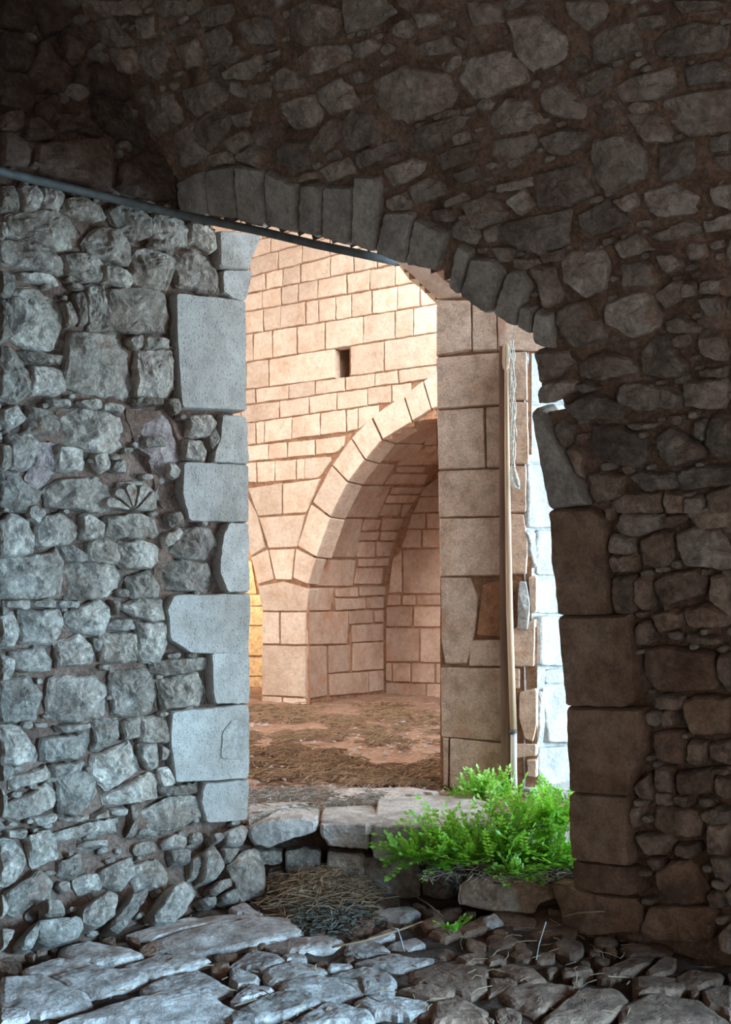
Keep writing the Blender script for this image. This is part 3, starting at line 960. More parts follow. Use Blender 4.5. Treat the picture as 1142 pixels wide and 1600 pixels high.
for pre, p in LEFT:
    LP.append(p)
    if pre == 'q': stone('corner_stone', p, hit_left, M['quoin'], wall_left, proud=.035, rough=.12, depth=.3, facets=0, jit=.9, grow=2.4, bevel=.007)
    elif pre == 'c': stone('corbel_stone', p, hit_left, M['quoin'], wall_left, proud=.03, rough=.10, depth=.25, facets=0, jit=.2)
    elif pre == 's':
        fs = stone('fluted_stone', p, hit_left, M['rubble'], wall_left, proud=.02, rough=.3, depth=.1)
        for k in range(6):
            an = -2.75+k*.52; cx, cy = 203, 799
            L = 46; a1 = an-.24; a2 = an+.24
            q = [(cx, cy), (cx+L*math.cos(a1), cy+L*math.sin(a1)*.9), (cx+L*1.12*math.cos(an), cy+L*1.12*math.sin(an)*.9), (cx+L*math.cos(a2), cy+L*math.sin(a2)*.9)]
            if k < 5:
                o = stone('flute', q, hit_left, M['rubble'], fs, proud=.05, rough=.5, depth=.05, step=6, facets=2, jit=.3)
    else:
        big = abs(p[0][0]-p[len(p)//2][0])
        stone('stone', p, hit_left, M['rubble'], wall_left, proud=.04, rough=1.15, depth=.12, jit=1.5, grow=3.4, facets=8)
# grey plaster patch on the big corner block
o = stone('plaster_patch', [(340, 1139), (358, 1120), (364, 1118), (381, 1131), (379, 1190), (362, 1190), (336, 1186), (337, 1160)], hit_left, M['plaster'], wall_left, proud=.041, rough=.02, depth=.02, facets=0, jit=1.2)
tag(o, 'grey plaster patch on the big corner block')
for p in [(262, 688), (205, 668)], []:
    pass
PINK = [[(198, 640), (260, 640), (285, 690), (280, 770), (262, 800), (248, 770), (235, 715), (215, 700)], [(60, 690), (95, 690), (90, 735), (60, 770), (40, 750)]]
for q in PINK:
    tag(stone('lime_mortar_patch', q, hit_left, M['mortar_pink'], wall_left, proud=.012, rough=.9, depth=.05, jit=2.5, facets=9), 'pinkish crumbly lime mortar patch')
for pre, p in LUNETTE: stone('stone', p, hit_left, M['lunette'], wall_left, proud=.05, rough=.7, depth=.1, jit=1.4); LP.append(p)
LOOSEP = [p for _, t, _ in LOOSE for _, p in parse(t, 0, 1000, .375)]
fill(wall_left, hit_left, ((-260, -150, 376, 1480), lambda x, y: x < (268 if y < 352 else 372) and y > 1.9*(x-120) and y < 1440+(300-x)*.14), LP+LOOSEP+PINK, (2071, 955),
     [(24, (1.0, 1.9), 500), (16, (1.2, 2.4), 900), (9, (1.2, 2.6), 1500), (5, (1.2, 2.6), 2400)], M['rubble'], 'chinking_stones', 11, 0, proud=.02, maxparts=90)
# ---------------------------------------------------------------- near room: curved side wall and vault
wall_right = tag(empty('wall_right'), 'dark rubble side wall curving up into the vault over the doorway', 'wall', kind='structure')
def f_vault(wv, z):
    s = KR-CURV*z*z; return Vector(((s-wv)/2, (s+wv)/2, z)), -Vector((1, 1, 2*CURV*z)).normalized()
def f_v2(wv, z):
    p, n = f_vault(wv, z); k_ = min(1, max(0, (z-2.3)/.8)); return p+n*(-.020+.018*k_-.03*min(1, max(0, 2.2-z))), n
grid('mortar', f_v2, frange(-4.0, 6.1, .04), frange(-.16, 6.0, .04), M['mortar_vault'], wall_right,
     keep=lambda c: not (c.y > 1.5 and inside(*project(c), OPEN)) and not (-2.8 < c.y-c.x < -1.2 and c.z < 1.8), amp=.03, freq=8, amp2=.010)  # low opening at the right cut for the added side fill
VP = []
for pre, p in VAULT:
    VP.append(p)
    if pre == 'w': stone('arch_stone', p, hit_vault, M['wedge'], wall_right, proud=.045, rough=.25, depth=.30, jit=1.2, facets=3, grow=.8, bevel=.01)
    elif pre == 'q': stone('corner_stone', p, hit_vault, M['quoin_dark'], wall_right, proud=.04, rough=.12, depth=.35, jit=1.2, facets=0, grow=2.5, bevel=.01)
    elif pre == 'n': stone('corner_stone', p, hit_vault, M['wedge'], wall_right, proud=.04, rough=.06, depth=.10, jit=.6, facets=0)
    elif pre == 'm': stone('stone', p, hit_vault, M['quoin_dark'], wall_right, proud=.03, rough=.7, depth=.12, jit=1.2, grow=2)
    else: stone('stone', p, hit_vault, M['vault'] if p[0][1] < 560+(SEED[0]*7919 % 97)*4 else M['warm'], wall_right, proud=.03 if p[0][1] < 460 else .04, rough=.75 if p[0][1] < 460 else .9, depth=.12, jit=1.6, grow=4.5)
def reg_v(x, y):
    if y < 352 and x < 120+y*.56: return False
    if inside(x, y, OPEN) or (262 < x < 850 and y > 345 and y > 345+(x-262)*.3 and x < 840): return False
    if y > 1490-(1142-x)*.2: return False
    return x > 150 and not (x < 905 and y > 545)
fill(wall_right, hit_vault, ((150, -330, 1480, 1480), reg_v), VP+[OPEN], (-929, 955),
     [(32, (1.0, 1.9), 900), (20, (1.1, 2.2), 1600), (13, (1.2, 2.4), 2600), (8, (1.2, 2.4), 3200), (5, (1.2, 2.2), 2600)], M['vault'], 'chinking_stones', 12, 0, proud=.018, rough=.8, maxparts=110)
# putlog hole stone in the vault: a dark socket
# opposite half of the vault, rear wall
def f_opp(wv, z):
    s = KR-CURV*36-(CURV*36-CURV*z*z); return Vector(((s-wv)/2, (s+wv)/2, z)), Vector((1, 1, -2*CURV*z)).normalized()
opp = grid('ceiling', f_opp, frange(-4.0, 6.1, .2), frange(0, 6.0, .2), M['mortar_vault'], None, amp=.06, freq=4)
tag(opp, 'far half of the rubble vault closing the room overhead', 'ceiling', kind='structure')
rear = grid('wall_rear', lambda s, z: (Vector(((s+3.4)/2, (s-3.4)/2, z)), Vector((-1, 1, 0))/S2), frange(-3.5, 5.6, .2), frange(0, 6.2, .2), M['mortar_vault'], None,
     keep=lambda c: not (-1.6 < c.x+c.y < -.1 and 1.0 < c.z < 2.2), amp=.05, freq=4)
tag(rear, 'plain rubble end wall behind the viewer with one opening added for the fill lamp', 'wall', kind='structure')
# ---------------------------------------------------------------- floor of the near room
floor = tag(empty('floor'), 'uneven worn limestone paving with earth in the wide joints', 'floor', kind='structure')
def f_floor(x, y): return Vector((x, y, -.022+.03*noise.noise(Vector((x*1.3, y*1.3, 0))))), Vector((0, 0, 1))
grid('soil', f_floor, frange(-3.2, 3.6, .035), frange(-1, 6.4, .045), M['dirt'], floor, amp=.03, freq=8, amp2=.012)
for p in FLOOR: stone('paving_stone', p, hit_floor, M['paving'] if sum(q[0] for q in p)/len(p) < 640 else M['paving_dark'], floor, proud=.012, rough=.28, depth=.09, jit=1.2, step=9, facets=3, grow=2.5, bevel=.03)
def reg_f(x, y): return y > 1422+abs(x-560)*.10 if x < 560 else y > 1400+(x-560)*.12
fill(floor, hit_floor, ((-300, 1380, 1450, 1900), reg_f), FLOOR+LOOSEP, None,
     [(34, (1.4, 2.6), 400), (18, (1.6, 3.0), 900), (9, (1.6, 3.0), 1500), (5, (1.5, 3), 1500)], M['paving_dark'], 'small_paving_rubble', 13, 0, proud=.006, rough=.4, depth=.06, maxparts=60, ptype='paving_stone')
for k, (lab, t, dep) in enumerate(LOOSE):
    p = parse(t, 0, 1000, .375)[0][1]
    hitf = hit_left if k not in (3,) else hit_left
    def hf(x, y, hitf=hitf, k=k):
        P, n = hitf(x, y); r = (P-EYEP); return EYEP+r*(.975 if k < 8 else .985), n
    o = stone('loose_stone', p, hf, M['rubble'], None, proud=.03, rough=.9, depth=dep, jit=1.0)
    tag(o, lab, 'stone', 'loose stones at the foot of the rubble wall')
# ---------------------------------------------------------------- doorstep between the rooms
step = tag(empty('doorstep'), 'raised stone doorstep with thick irregular slabs crossing the doorway', 'step', kind='structure')
def st(name, pts, hit, mat='paving', **kw):
    return stone(name, pts, hit, M[mat], step, **kw)
for pts in ([(388, 1292), (420, 1281), (470, 1278), (497, 1283), (494, 1300), (450, 1312), (420, 1326), (395, 1320), (387, 1305)],
            [(499, 1287), (540, 1286), (578, 1291), (577, 1328), (545, 1325), (515, 1322), (501, 1305)],
            [(579, 1293), (640, 1294), (690, 1296), (700, 1345), (640, 1343), (585, 1342), (579, 1318)],
            [(690, 1294), (770, 1290), (780, 1330), (700, 1340)], [(780, 1290), (905, 1285), (905, 1330), (785, 1332)]):
    st('step_slab', pts, hit_step, 'slab', proud=.03, rough=.4, depth=.45, facets=4, step=7)
for pts in ([(444, 1332), (470, 1326), (502, 1330), (500, 1360), (470, 1378), (446, 1360)], [(512, 1330), (570, 1335), (566, 1395), (520, 1390), (508, 1360)],
            [(568, 1340), (660, 1345), (655, 1408), (600, 1410), (566, 1396)], [(660, 1350), (738, 1354), (715, 1390), (705, 1412), (660, 1408)],
            [(418, 1365), (440, 1360), (462, 1385), (450, 1410), (425, 1400)], [(388, 1330), (440, 1330), (440, 1350), (400, 1352)]):
    st('riser_stone', pts, hit_step, 'rubble', proud=.01, rough=.7, depth=.3, step=7)
st('front_block', [(717, 1385), (735, 1371), (790, 1368), (868, 1385), (872, 1404), (842, 1412), (836, 1428), (770, 1424), (716, 1412)], plane_hit((.8, 4.78, .1), (-.1, -1, .25)), 'warm_block', proud=.03, rough=.7, depth=.34, facets=6)
st('front_block', [(872, 1380), (890, 1376), (918, 1390), (915, 1415), (905, 1455), (884, 1445), (876, 1410)], plane_hit((1.0, 4.62, .1), (-.5, -1, .25)), 'warm_block', proud=.02, rough=.7, depth=.3)
for pts in ([(752, 1436), (775, 1430), (790, 1448), (770, 1460), (752, 1452)], [(860, 1452), (888, 1444), (912, 1456), (905, 1472), (868, 1474)], [(905, 1470), (945, 1440), (962, 1452), (940, 1485), (915, 1488)]):
    st('rubble_stone', pts, plane_hit((.8, 4.6, 0), (0, -.6, 1)), 'paving', proud=.03, rough=.9, depth=.08)
def f_ledge(x, y): return Vector((x, y, .165)), Vector((0, 0, 1))
grid('ledge_soil', f_ledge, frange(.28, 1.35, .03), frange(4.5, 5.25, .03), M['dirt'], step, keep=lambda c: c.x+c.y < 6.3 and c.y > 4.86-.12*c.x, amp=.04, freq=9)
# earth core behind the risers
grid('core_earth', lambda x, z: (Vector((x, 5.33-.1*z, z)), Vector((0, -1, 0))), frange(-.9, 1.6, .05), frange(-.05, .33, .05), M['dirt'], step, amp=.03)
# worn slabs on top of the step
hit_top = plane_hit((0, 5.5, ZF+.0), (0, 0, 1))
for pts in ([(395, 1288), (440, 1270), (500, 1262), (497, 1283), (440, 1288)], [(500, 1284), (505, 1262), (580, 1256), (600, 1288), (560, 1290)], [(584, 1290), (590, 1256), (680, 1248), (735, 1252), (770, 1262), (770, 1288), (690, 1294)],
            [(505, 1258), (520, 1240), (640, 1238), (690, 1244), (600, 1254)], [(385, 1284), (385, 1262), (495, 1258), (440, 1268)]):
    st('step_slab', pts, hit_top, 'slab', proud=.012, rough=.18, depth=.05, facets=2, step=9)
# ---------------------------------------------------------------- floor beyond the step
fb = tag(empty('floor'), 'dry reddish earth floor of the far room strewn with straw', 'floor', kind='structure')
def f_fb(x, y): return Vector((x, y, ZF-.02+.025*noise.noise(Vector((x*.9, y*.9, 3))))), Vector((0, 0, 1))
grid('earth', f_fb, frange(-5.5, 6.5, .08), frange(5.22, 16, .08), M['sand'], fb, amp=.02, freq=5, amp2=.012)
# ---------------------------------------------------------------- middle wall with the pillar
wm = tag(empty('wall_middle'), 'cream stone pillar wall seen through the doorway, right of the far arch', 'wall', kind='structure')
MHOLE = [(640, 1300), (688, 1300), (684, 470), (664, 450), (640, 430), (600, 400), (540, 350), (470, 300), (380, 270), (200, 290), (60, 400), (0, 520), (-20, 1300)]
DHOLE = [(830, 550), (1100, 550), (1100, 1300), (838, 1300), (834, 900), (820, 850), (824, 800)]
nm = Vector((-.3, -1, 0)).normalized(); tm = Vector((1, -.3, 0)).normalized()
def f_mid(u, z): return Vector((0, KM, z))+tm*u-nm*.006, nm
grid('mortar', f_mid, frange(-4.5, 3.0, .035), frange(.2, 6.5, .05), M['joint'], wm,
     keep=lambda c: not inside(*project(c), MHOLE) and not inside(*project(c), DHOLE), amp=.01, freq=8, amp2=.004)
for pre, p in MID:
    mt = {'p': 'pillar', 't': 'terracotta', 'l': 'pale', 'v': 'ashlar_shade'}[pre]
    o = stone('arch_stone' if pre == 'v' else 'block', p, hit_mid, M[mt], wm, proud=.05 if pre == 'l' else .02, rough=.08 if pre != 'l' else .4, depth=.35 if p[0][0] < 740 else .12, facets=0 if pre != 'l' else 3, jit=.4, step=9, cut=1.5, bevel=.008, grow=1.2)
    if pre == 't': tag(o, 'reddish patch block')
ws = tag(empty('wall_outer'), 'bleached splayed stone side of the outer door, bright in daylight', 'wall', kind='structure')
ns = Vector((1, -1, 0)).normalized(); tsd = Vector((1, 1, 0)).normalized()
grid('mortar', lambda u, z: (PM+tsd*u+Vector((0, 0, z-PM.z))-ns*.02, ns), frange(-.02, 1.6, .05), frange(.2, 4.0, .05), M['pale'], ws, amp=.012, freq=9)
for p in SPLAY: stone('block', p, hit_splay, M['pale'], ws, proud=.012, rough=.25, depth=.1, facets=3, jit=1.0, step=9)
yard = mesh_obj('ground', [(1.35, 4.75, ZF-.06), (26, -20, ZF-.06), (40, 30, ZF-.06), (1.6, 6.9, ZF-.06)], [(0, 1, 2, 3)], M['sand'])
tag(yard, 'pale sunlit earth outside the outer door', 'ground', kind='structure')
sill = stone('sill_slab', [(812, 1236), (840, 1222), (905, 1215), (905, 1246), (850, 1248)], hit_top, M['pale'], ws, proud=.02, rough=.15, depth=.06, facets=2)
# ---------------------------------------------------------------- far room
wb = tag(empty('wall_back'), 'sunlit cream ashlar wall with arched niches at the far end', 'wall', kind='structure')
AC2 = A410-RA
def in_arch(a, z, r=RA, base=0):
    for c in (RA, AC2, RA+2*RA-AC2-RA+RA*0):
        if abs(a-c) < r and (z < ZC or math.hypot(a-c, z-ZC) < r): return True
    return False
SLIT = [(523, 543), (547, 541), (547, 590), (524, 592)]
grid('mortar', lambda a, z: (wp(a, .008, z), -BH), frange(-4.6, 5.2, .06), frange(.3, 8, .06), M['joint'], wb,
     keep=lambda c: not in_arch(wl(c)[0], c.z, RA-.02) and not inside(*project(c), [(521, 540), (549, 538), (549, 595), (522, 597)]), amp=.012, freq=5, amp2=.004)
def clip_arch(p, ro):
    """push outline points that fall inside an arch ring out to its edge (pixel outline -> pixel outline)"""
    q = []; rnd = random.Random(1); dn = densify(p, 8, rnd, .25, 0); moved = 0
    for x, y in dn:
        P, _ = hit_backwall(x, y); a, b = wl(P)
        for c in (RA, AC2):
            d = math.hypot(a-c, P.z-ZC)
            if c == AC2 and y < 745: continue
            if P.z > ZC-.5 and d < ro:
                moved += 1
                f = ro/max(d, .01); a2, z2 = c+(a-c)*f, ZC+(P.z-ZC)*f; a = a2; P = wp(a2, 0, z2)
        q.append(project(P))
    return q, moved/len(dn)
B1 = .3327; rr = random.Random(5)
for (t0, t1), (b0, b1), js in ROWS:
    js = [-520, -430, -350, -240, -150] + [-70 - rr.randint(0, 20)] + js
    def yt(x): return t0+(t1-t0)*(x-50)/920
    def yb(x): return b0+(b1-b0)*(x-50)/920
    for i in range(len(js)-1):
        if js[i] is None or js[i+1] is None: continue
        a, b = js[i]+2.6, js[i+1]-2.6; g = 3.0; tl = rr.uniform(-4, 4)
        if b > 960: b = 1060
        def P(x, y): return (360+x*B1, 340+y*B1)
        q = [P(a, yt(a)+g), P((a+b)/2, yt((a+b)/2)+g+rr.uniform(-3, 3)), P(b+tl, yt(b)+g), P(b, yb(b)-g), P((a+b)/2, yb((a+b)/2)-g+rr.uniform(-3, 3)), P(a+tl, yb(a)-g)]
        q, mv = clip_arch(q, RA+.30)
        if mv > .62: continue
        stone('block', q, hit_backwall, M['ashlar'], wb, proud=.014, rough=.08, depth=.12, facets=0, jit=.5, step=6, chaikin=0, bevel=.009, grow=.0)
for p in PIER: stone('block', p, hit_backwall, M['ashlar'], wb, proud=.02, rough=.06, depth=.2, facets=0, jit=.3, step=9, cut=1.0, bevel=.01)
for p in RING+RING2: stone('arch_stone', p, hit_backwall, M['ashlar'], wb, proud=.03, rough=.05, depth=.3, facets=0, jit=.3, step=8, cut=1.0, bevel=.01)
# slit window: deep dark socket
def box_mesh(name, p0, ax, ay, az, mat, parent, inward=False):
    p0 = Vector(p0); c = [p0+ax*i+ay*j+az*k for i in (0, 1) for j in (0, 1) for k in (0, 1)]
    f = [(0, 1, 3, 2), (4, 6, 7, 5), (0, 4, 5, 1), (2, 3, 7, 6), (0, 2, 6, 4), (1, 5, 7, 3)]
    return mesh_obj(name, c, f, mat, parent)
a0 = wl(hit_backwall(520, 570)[0])[0]; a1 = wl(hit_backwall(550, 570)[0])[0]; zb = hit_backwall(535, 598)[0].z; zt = hit_backwall(535, 538)[0].z
V = [wp(a, b, z) for b in (.03, .8) for a, z in ((a0, zb), (a1, zb), (a1, zt), (a0, zt))]
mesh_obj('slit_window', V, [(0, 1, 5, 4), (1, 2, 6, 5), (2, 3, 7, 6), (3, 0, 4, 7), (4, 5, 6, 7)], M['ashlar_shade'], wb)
# niche barrel + back wall + left niche
def arc_pts(c, r, n=26):
    pts = [(c-r, .25), (c-r, .8), (c-r, 1.3)]
    pts += [(c-r*math.cos(math.pi*i/n), ZC+r*math.sin(math.pi*i/n)) for i in range(n+1)]
    return pts+[(c+r, 1.3), (c+r, .8), (c+r, .25)]
for c in (RA, AC2):
    A = arc_pts(c, RA+.012); V = [wp(a, b, z) for a, z in A for b in (.02, NICHE*.5, NICHE+.1)]; Fc = []
    for i in range(len(A)-1):
        for j in range(2): Fc.append((i*3+j, i*3+j+1, (i+1)*3+j+1, (i+1)*3+j))
    mesh_obj('niche_vault_joints', V, Fc, M['joint'], wb)
grid('niche_wall_joints', lambda a, z: (wp(a, NICHE+.012, z), -BH), frange(-4.6, 4.4, .2), frange(.25, 4.2, .2), M['joint'], wb, amp=.01)
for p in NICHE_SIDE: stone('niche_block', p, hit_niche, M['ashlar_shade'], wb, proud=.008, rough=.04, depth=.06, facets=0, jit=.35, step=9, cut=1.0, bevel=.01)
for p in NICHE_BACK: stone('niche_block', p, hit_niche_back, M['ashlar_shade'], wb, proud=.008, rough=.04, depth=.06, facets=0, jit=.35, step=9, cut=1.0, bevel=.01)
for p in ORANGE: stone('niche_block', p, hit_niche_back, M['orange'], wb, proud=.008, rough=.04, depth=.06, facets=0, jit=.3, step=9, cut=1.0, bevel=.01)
# other walls of the far room and the roof slab (out of the photograph)
def quad(name, pts, mat, lab, cat):
    return tag(mesh_obj(name, pts, [(0, 1, 2, 3)], mat), lab, cat, kind='structure')
tag(grid('wall_far_left', lambda y, z: (Vector((-5.2, y, z)), Vector((1, 0, 0))), frange(5.2, 15, .3), frange(0, 8, .3), M['ashlar'], None, keep=lambda c: not (7.2 < c.y < 9.2 and 1.8 < c.z < 4.2), amp=.02), 'left side wall of the far room with a window opening', 'wall', kind='structure')
quad('wall_far_right', [(5.2, 6.5, 0), (5.2, 13, 0), (5.2, 13, 8), (5.2, 6.5, 8)], M['ashlar'], 'plain right side wall of the far room', 'wall')
quad('wall_far_front', [(-5.2, 5.2, 0), (-.95, 5.5, 0), (-.95, 5.5, 8), (-5.2, 5.2, 8)], M['ashlar'], 'plain near wall of the far room', 'wall')
def rc(x0, x1, y0, y1): return [(x0, y0, 7.0), (x1, y0, 7.0), (x1, y1, 7.0), (x0, y1, 7.0)]
V = []; Fc = []
for r_ in (rc(-6, 2.3, -4, 6.7), rc(-6, .2, 6.7, 9.2), rc(3.0, 6, 6.7, 9.2), rc(-6, 6, 9.2, 16)):
    b = len(V); V += r_; Fc.append((b, b+1, b+2, b+3))
tag(mesh_obj('ceiling', V, Fc, M['ashlar_shade']), 'flat roof slab over both rooms with one opening added for a lamp', 'ceiling', kind='structure')
# ---------------------------------------------------------------- iron pipe
def tube(name, pts, rads, mat, parent=None, n=8, tag_=None):
    V = []; Fc = []; pts = [Vector(p) for p in pts]
    for i, p in enumerate(pts):
        t = (pts[min(i+1, len(pts)-1)]-pts[max(0, i-1)]).normalized()
        u = t.orthogonal().normalized() if abs(t.z) > .9 else t.cross(Vector((0, 0, 1))).normalized(); v = t.cross(u)
        r = rads[i] if hasattr(rads, '__len__') else rads
        for k in range(n):
            a = 6.2832*k/n; V.append(p+u*r*math.cos(a)+v*r*math.sin(a))
    for i in range(len(pts)-1):
        for k in range(n):
            j = (k+1) % n; Fc.append((i*n+k, i*n+j, (i+1)*n+j, (i+1)*n+k))
    Fc.append(tuple(range(n-1, -1, -1))); Fc.append(tuple((len(pts)-1)*n+k for k in range(n)))
    return mesh_obj(name, V, Fc, mat, parent, smooth=True)
pp = [EYEP+ray(x, y)*d for x, y, d in ((-500, 118, 3.1), (-150, 230, 3.9), (0, 268, 4.25), (150, 304, 4.58), (290, 337, 4.76), (410, 362, 4.70), (493, 382, 4.64), (560, 396, 4.62), (620, 409, 4.66))]
pipe = tube('pipe', pp, .020, M['pipe'], n=14)
tag(pipe, 'dark grey iron pipe sloping along the top of the left wall and through the arch', 'pipe')
# ---------------------------------------------------------------- wooden door post
def mid_pt(px, py, off): 
    P, n = hit_mid(px, py); return P+n*off
door = tag(empty('door_post', mid_pt(800, 1232, .1)), 'old wooden post standing against the right end of the pillar', 'post')
def prism(name, px_poly, f0, f1, mat, parent):
    a = [mid_pt(x, y, f1) for x, y in px_poly]; b = [mid_pt(x, y, f0) for x, y in px_poly]; n = len(a)
    Fc = [tuple(range(n-1, -1, -1)), tuple(range(n, 2*n))]+[(i, (i+1) % n, n+(i+1) % n, n+i) for i in range(n)]
    o = mesh_obj(name, a+b, Fc, mat, parent, origin=tuple(a[0]))
    return o
prism('jamb_board', [(785, 550), (796, 550), (797, 800), (800, 1060), (806, 1236), (789, 1236), (786, 900)], .03, .15, M['wood_dark'], door)
tube('turned_head', [mid_pt(796, y, .16) for y in (548, 556, 575, 584, 588)], [.018, .024, .026, .02, .008], M['wood_light'], door, n=10).location = -door.location
o = tube('pole', [mid_pt(x, y, .165) for x, y in ((797, 588), (798, 700), (800, 850), (802, 960), (805, 1050), (808, 1140))], [.012, .016, .020, .022, .022, .022], M['wood_light'], door, n=10); o.location = -door.location
o = tube('iron_band', [mid_pt(x, y, .168) for x, y in ((807, 1136), (808, 1141))], .026, M['pipe'], door, n=10); o.location = -door.location
o = tube('pole_foot', [mid_pt(x, y, .16) for x, y in ((808, 1141), (808, 1190), (809, 1237))], [.020, .020, .021], M['pale_wood'], door, n=8); o.location = -door.location
# white cord
V = []; rnd = random.Random(3); cords = []
rope = tag(empty('cord', mid_pt(806, 545, .2)), 'frayed white cord hanging in long loops beside the wooden post', 'cord')
for k in range(5):
    pts = []; ph = rnd.uniform(0, 6)
    yend = 745+rnd.uniform(-10, 25) if k < 4 else 690
    for i in range(46):
        y = 545+(yend-545)*i/45; x = 806+1.2*i/45*3+(k-2)*1.5+1.6*math.sin(i*.5+ph)+rnd.uniform(-.6, .6)
        pts.append(mid_pt(x, y, .20+.006*math.sin(i*.9+ph)))
    o = tube('strand', pts, .0033, M['rope'], rope, n=5); o.location = -rope.location
pts = [mid_pt(x, y, .2) for x, y in ((810, 738), (813, 750), (816, 762), (818, 770), (812, 768), (806, 756), (805, 742), (809, 735))]
o = tube('knotted_end', pts, [.006, .012, .014, .010, .011, .012, .008, .005], M['rope'], rope, n=7); o.location = -rope.location
pts = [mid_pt(x, y, .2) for x, y in ((808, 450), (807, 500), (806.5, 546))]
o = tube('strand', pts, .002, M['rope'], rope, n=4); o.location = -rope.location
# ---------------------------------------------------------------- plants
def frond(V, Fc, SV, SF, base, dirv, length, rnd, leafl, droop=.5, n=9):
    p = Vector(base); d = Vector(dirv).normalized(); seg = length/n; pts = [p.copy()]
    for i in range(n):
        d = (d+Vector((rnd.uniform(-.08, .08), rnd.uniform(-.08, .08), -droop/n))).normalized(); p = p+d*seg; pts.append(p.copy())
        if i > 1:
            side = d.cross(Vector((0, 0, 1)));
            if side.length < .1: side = Vector((1, 0, 0))
            side.normalize(); up = side.cross(d)
            for s in (-1, 1):
                L = leafl*(1.15-abs(i/n-.5))*rnd.uniform(.7, 1.2); W = L*.34
                ld = (side*s*.85+d*.6+up*rnd.uniform(-.25, .35)).normalized(); wv = ld.cross(up).normalized()*W
                b = len(V); m = p+ld*L*.5
                V += [p, m+wv+up*W*.2, p+ld*L, m-wv+up*W*.2, m-up*W*.15]; Fc += [(b, b+1, b+4), (b+1, b+2, b+4), (b+2, b+3, b+4), (b+3, b, b+4)]
    L = leafl*1.1; ld = d; wv = d.orthogonal().normalized()*L*.3; b = len(V); V += [p, p+ld*L*.5+wv, p+ld*L, p+ld*L*.5-wv]; Fc.append((b, b+1, b+2, b+3))
    for i in range(len(pts)-1):
        a, c = pts[i], pts[i+1]; b = len(SV); r = .0022*(1-.6*i/n)
        for q in (a, c):
            for an in (0, 2.09, 4.19): SV.append(q+Vector((r*math.cos(an), r*math.sin(an), 0)))
        SF += [(b, b+1, b+4, b+3), (b+1, b+2, b+5, b+4), (b+2, b, b+3, b+5)]
def plant(px, py, z, label, nf, length, leafl, spread, mat='leaf', seed=0, bias=(0, 0), foot=.06, d=None):
    rnd = random.Random(seed); r = ray(px, py); d = d or (z-EYE)/r.z; base = EYEP+r*d; base.z = z
    e = tag(empty('plant', tuple(base)), label, 'plant', 'green plants growing on the doorstep')
    V, Fc, SV, SF = [], [], [], []
    for i in range(nf):
        an = rnd.uniform(0, 6.283); t = rnd.uniform(.05, 1)*spread
        dv = Vector((math.cos(an)*t+bias[0], math.sin(an)*t*.8+bias[1], 1.0-.35*t))
        b = Vector((rnd.gauss(0, foot), rnd.gauss(0, foot*.6), -.01))
        frond(V, Fc, SV, SF, b, dv, length*rnd.uniform(.5, 1.1), rnd, leafl*rnd.uniform(.8, 1.2), rnd.uniform(.2, .9), 10)
    o = mesh_obj('leaflets', V, Fc, M[mat], e); o['kind'] = 'stuff'
    mesh_obj('stems', SV, SF, M['stem'], e)['kind'] = 'stuff'
plant(765, 1252, ZF, 'pale bright bushy plant at the foot of the wooden post, highest of the clump', 75, .21, .032, 1.0, 'leaf2', 1, (-.15, -.1), .055)
plant(838, 1294, ZF, 'broad green ferny plant on the step behind the others, touching the right jamb', 130, .25, .034, 1.5, 'leaf', 2, (0, -.1), .13)
plant(712, 1350, .19, 'leftmost feathery green plant, its fronds leaning up and left over the slab', 75, .34, .034, 1.2, 'leaf', 3, (-.2, -.1), .08)
plant(664, 1345, .22, 'low green plant spilling left over the front of the doorstep', 60, .20, .028, 1.6, 'leaf', 8, (-.2, -.2), .07)
plant(775, 1350, .19, 'rounded green plant in the middle of the clump, in front of the step', 110, .26, .034, 1.4, 'leaf', 4, (0, -.15), .10)
plant(868, 1350, .19, 'green plant with thin fronds close against the right jamb below the broad one', 75, .25, .030, 1.4, 'leaf', 5, (-.1, -.1), .08)
plant(802, 1370, .17, 'small low sprout at the front edge of the ledge, above the pale front block', 20, .12, .032, 1.3, 'leaf2', 6, (0, -.1), .03)
plant(714, 1243, ZF, 'tiny green tuft on the slab by the base of the pillar', 12, .07, .016, 1.2, 'leaf', 7, (0, 0), .03)
plant(704, 1458, .02, 'tiny lone seedling growing between the floor stones in front of the step', 6, .09, .024, .8, 'leaf', 9, (0, 0), .012)
plant(868, 1222, ZF, 'faint small plant outside against the bleached stone of the outer door', 10, .16, .02, .7, 'leaf2', 10, (0, 0), .02)
# ---------------------------------------------------------------- straw and twigs
def sticks(name, n, fn, lens, rad, mat, label, cat, seed, flat=.25, bend=.3):
    rnd = random.Random(seed); V, Fc = [], []
    for _ in range(n):
        p, = (fn(rnd),); L = rnd.uniform(*lens); an = rnd.uniform(0, 6.283); d = Vector((math.cos(an), math.sin(an), rnd.uniform(-flat, flat)))
        pts = [p-d*L/2]
        mid = p+Vector((rnd.uniform(-bend, bend), rnd.uniform(-bend, bend), rnd.uniform(0, bend)))*L*.4
        pts += [mid, p+d*L/2]; r = rad*rnd.uniform(.5, 1.3); b = len(V)
        for q in pts:
            for a in (0, 2.09, 4.19): V.append(q+Vector((r*math.cos(a), r*math.sin(a)*.3, r*math.sin(a))))
        for i in (0, 3):
            for k in range(3): Fc.append((b+i+k, b+i+(k+1) % 3, b+i+3+(k+1) % 3, b+i+3+k))
    return tag(mesh_obj(name, V, Fc, mat), label, cat, kind='stuff')
def at_floor(px, py, z):
    r = ray(px, py); return EYEP+r*((z-EYE)/r.z)
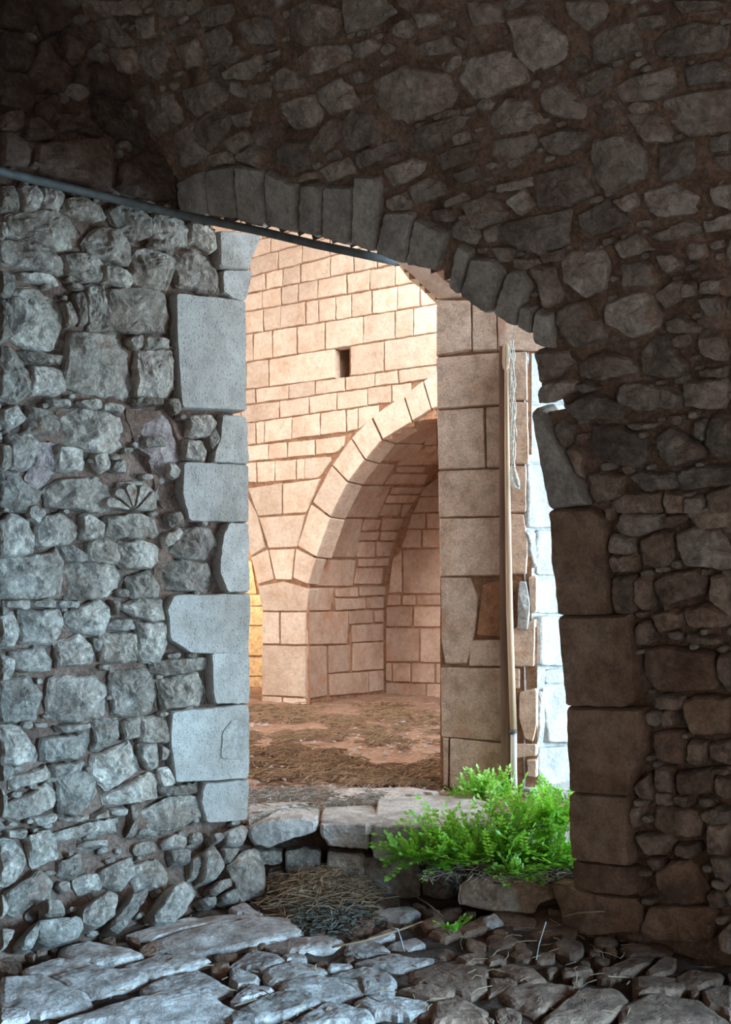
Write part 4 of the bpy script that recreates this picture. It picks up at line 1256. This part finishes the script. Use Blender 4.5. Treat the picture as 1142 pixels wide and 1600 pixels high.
def heap(x0, x1, y0, y1, z, h):
    def f(rnd):
        for _ in range(50):
            u, v = rnd.gauss(0, .42), rnd.gauss(0, .42)
            if abs(u) < 1 and abs(v) < 1: break
        p = at_floor((x0+x1)/2+u*(x1-x0)/2, (y0+y1)/2+v*(y1-y0)/2, z); p.z += h*max(0, 1-u*u-v*v)*rnd.uniform(0, 1); return p
    return f
sticks('straw', 1500, heap(395, 600, 1352, 1450, .0, .14), (.05, .20), .0022, M['straw'], 'heap of dry brown straw below the doorstep slabs', 'straw', 21)
sticks('dead_leaves', 1100, heap(430, 600, 1395, 1470, .0, .05), (.02, .07), .003, M['litter'], 'dark matted plant litter in front of the straw heap', 'litter', 22)
def band(rnd):
    x = rnd.uniform(380, 600); y = 1233+abs(rnd.gauss(0, 20)); y = min(y, 1283-(x-380)*.15)
    if y < 1236: y = rnd.uniform(1236, 1262)
    p = at_floor(x, y, ZF); p.z += rnd.uniform(.0, .035); return p
sticks('straw', 1300, band, (.03, .12), .0022, M['straw_grey'], 'greyish straw scattered on the left end of the doorstep', 'straw', 23)
def field(rnd):
    for _ in range(40):
        x = rnd.uniform(375, 705); y = 1100+130*rnd.random()**.9
        q = at_floor(x, y, ZF)
        if noise.noise(Vector((q.x*1.6, q.y*1.1, 0)))+.6*noise.noise(Vector((q.x*5, q.y*3.5, 4))) > rnd.uniform(-.1, .25): break
    p = q; p.z += rnd.uniform(0, .02); return p
sticks('straw', 7000, field, (.04, .22), .0045, M['straw'], 'brown straw littering the reddish floor of the far room', 'straw', 24, flat=.08)
def scat(rnd):
    p = at_floor(rnd.uniform(150, 1000), rnd.uniform(1430, 1590), 0); p.z += .01; return p
sticks('straw', 130, scat, (.03, .12), .002, M['straw'], 'stray bits of straw between the paving stones', 'straw', 25)
def ledge(rnd):
    p = at_floor(rnd.uniform(660, 890), rnd.uniform(1340, 1380), .17); p.z += rnd.uniform(0, .04); return p
sticks('straw', 500, ledge, (.03, .12), .0018, M['straw_grey'], 'grey straw and roots tangled under the green plants', 'straw', 26)
pb = []; rnd = random.Random(31); V, Fc = [], []
for _ in range(260):
    x = rnd.uniform(380, 695); y = rnd.uniform(1120, 1240); c = at_floor(x, y, ZF); r = rnd.uniform(.008, .026); b = len(V)
    for k in range(6): V.append(c+Vector((r*math.cos(k*1.047)*rnd.uniform(.7, 1.2), r*math.sin(k*1.047)*rnd.uniform(.7, 1.2), 0)))
    V.append(c+Vector((0, 0, r*.8)))
    for k in range(6): Fc.append((b+k, b+(k+1) % 6, b+6))
tag(mesh_obj('pebbles', V, Fc, M['pale']), 'small pale pebbles and dung bits among the straw of the far room', 'pebbles', kind='stuff')
tw = tube('twig', [at_floor(612, 1450, .10), at_floor(622, 1452, .12), at_floor(626, 1466, .08), at_floor(632, 1488, .0)], [.003, .004, .0035, .003], M['twig'], n=6)
tag(tw, 'bleached bent twig standing up from the paving in the middle', 'twig')
tw = tube('twig', [at_floor(520, 1480, .015), at_floor(570, 1470, .03), at_floor(628, 1452, .03), at_floor(660, 1440, .02)], [.004, .005, .005, .004], M['straw'], n=6)
tag(tw, 'long thin brown stick lying flat on the paving below the straw heap', 'twig')
tw = tube('twig', [at_floor(838, 1500, .0), at_floor(842, 1475, .06), at_floor(850, 1450, .13), at_floor(853, 1440, .16)], [.003, .003, .0025, .002], M['twig'], n=6)
tag(tw, 'thin pale root hanging down right of the front block', 'twig')
tw = tube('twig', [at_floor(880, 1432, .1), at_floor(905, 1426, .12), at_floor(945, 1424, .14)], [.003, .004, .003], M['straw'], n=6)
tag(tw, 'dark short twig leaning on the stone under the right jamb', 'twig')
tw = tube('twig', [at_floor(652, 1402, .03), at_floor(668, 1412, .03), at_floor(692, 1432, .02)], [.004, .004, .003], M['straw'], n=6)
tag(tw, 'short pale stick lying against the riser right of the straw heap', 'twig')
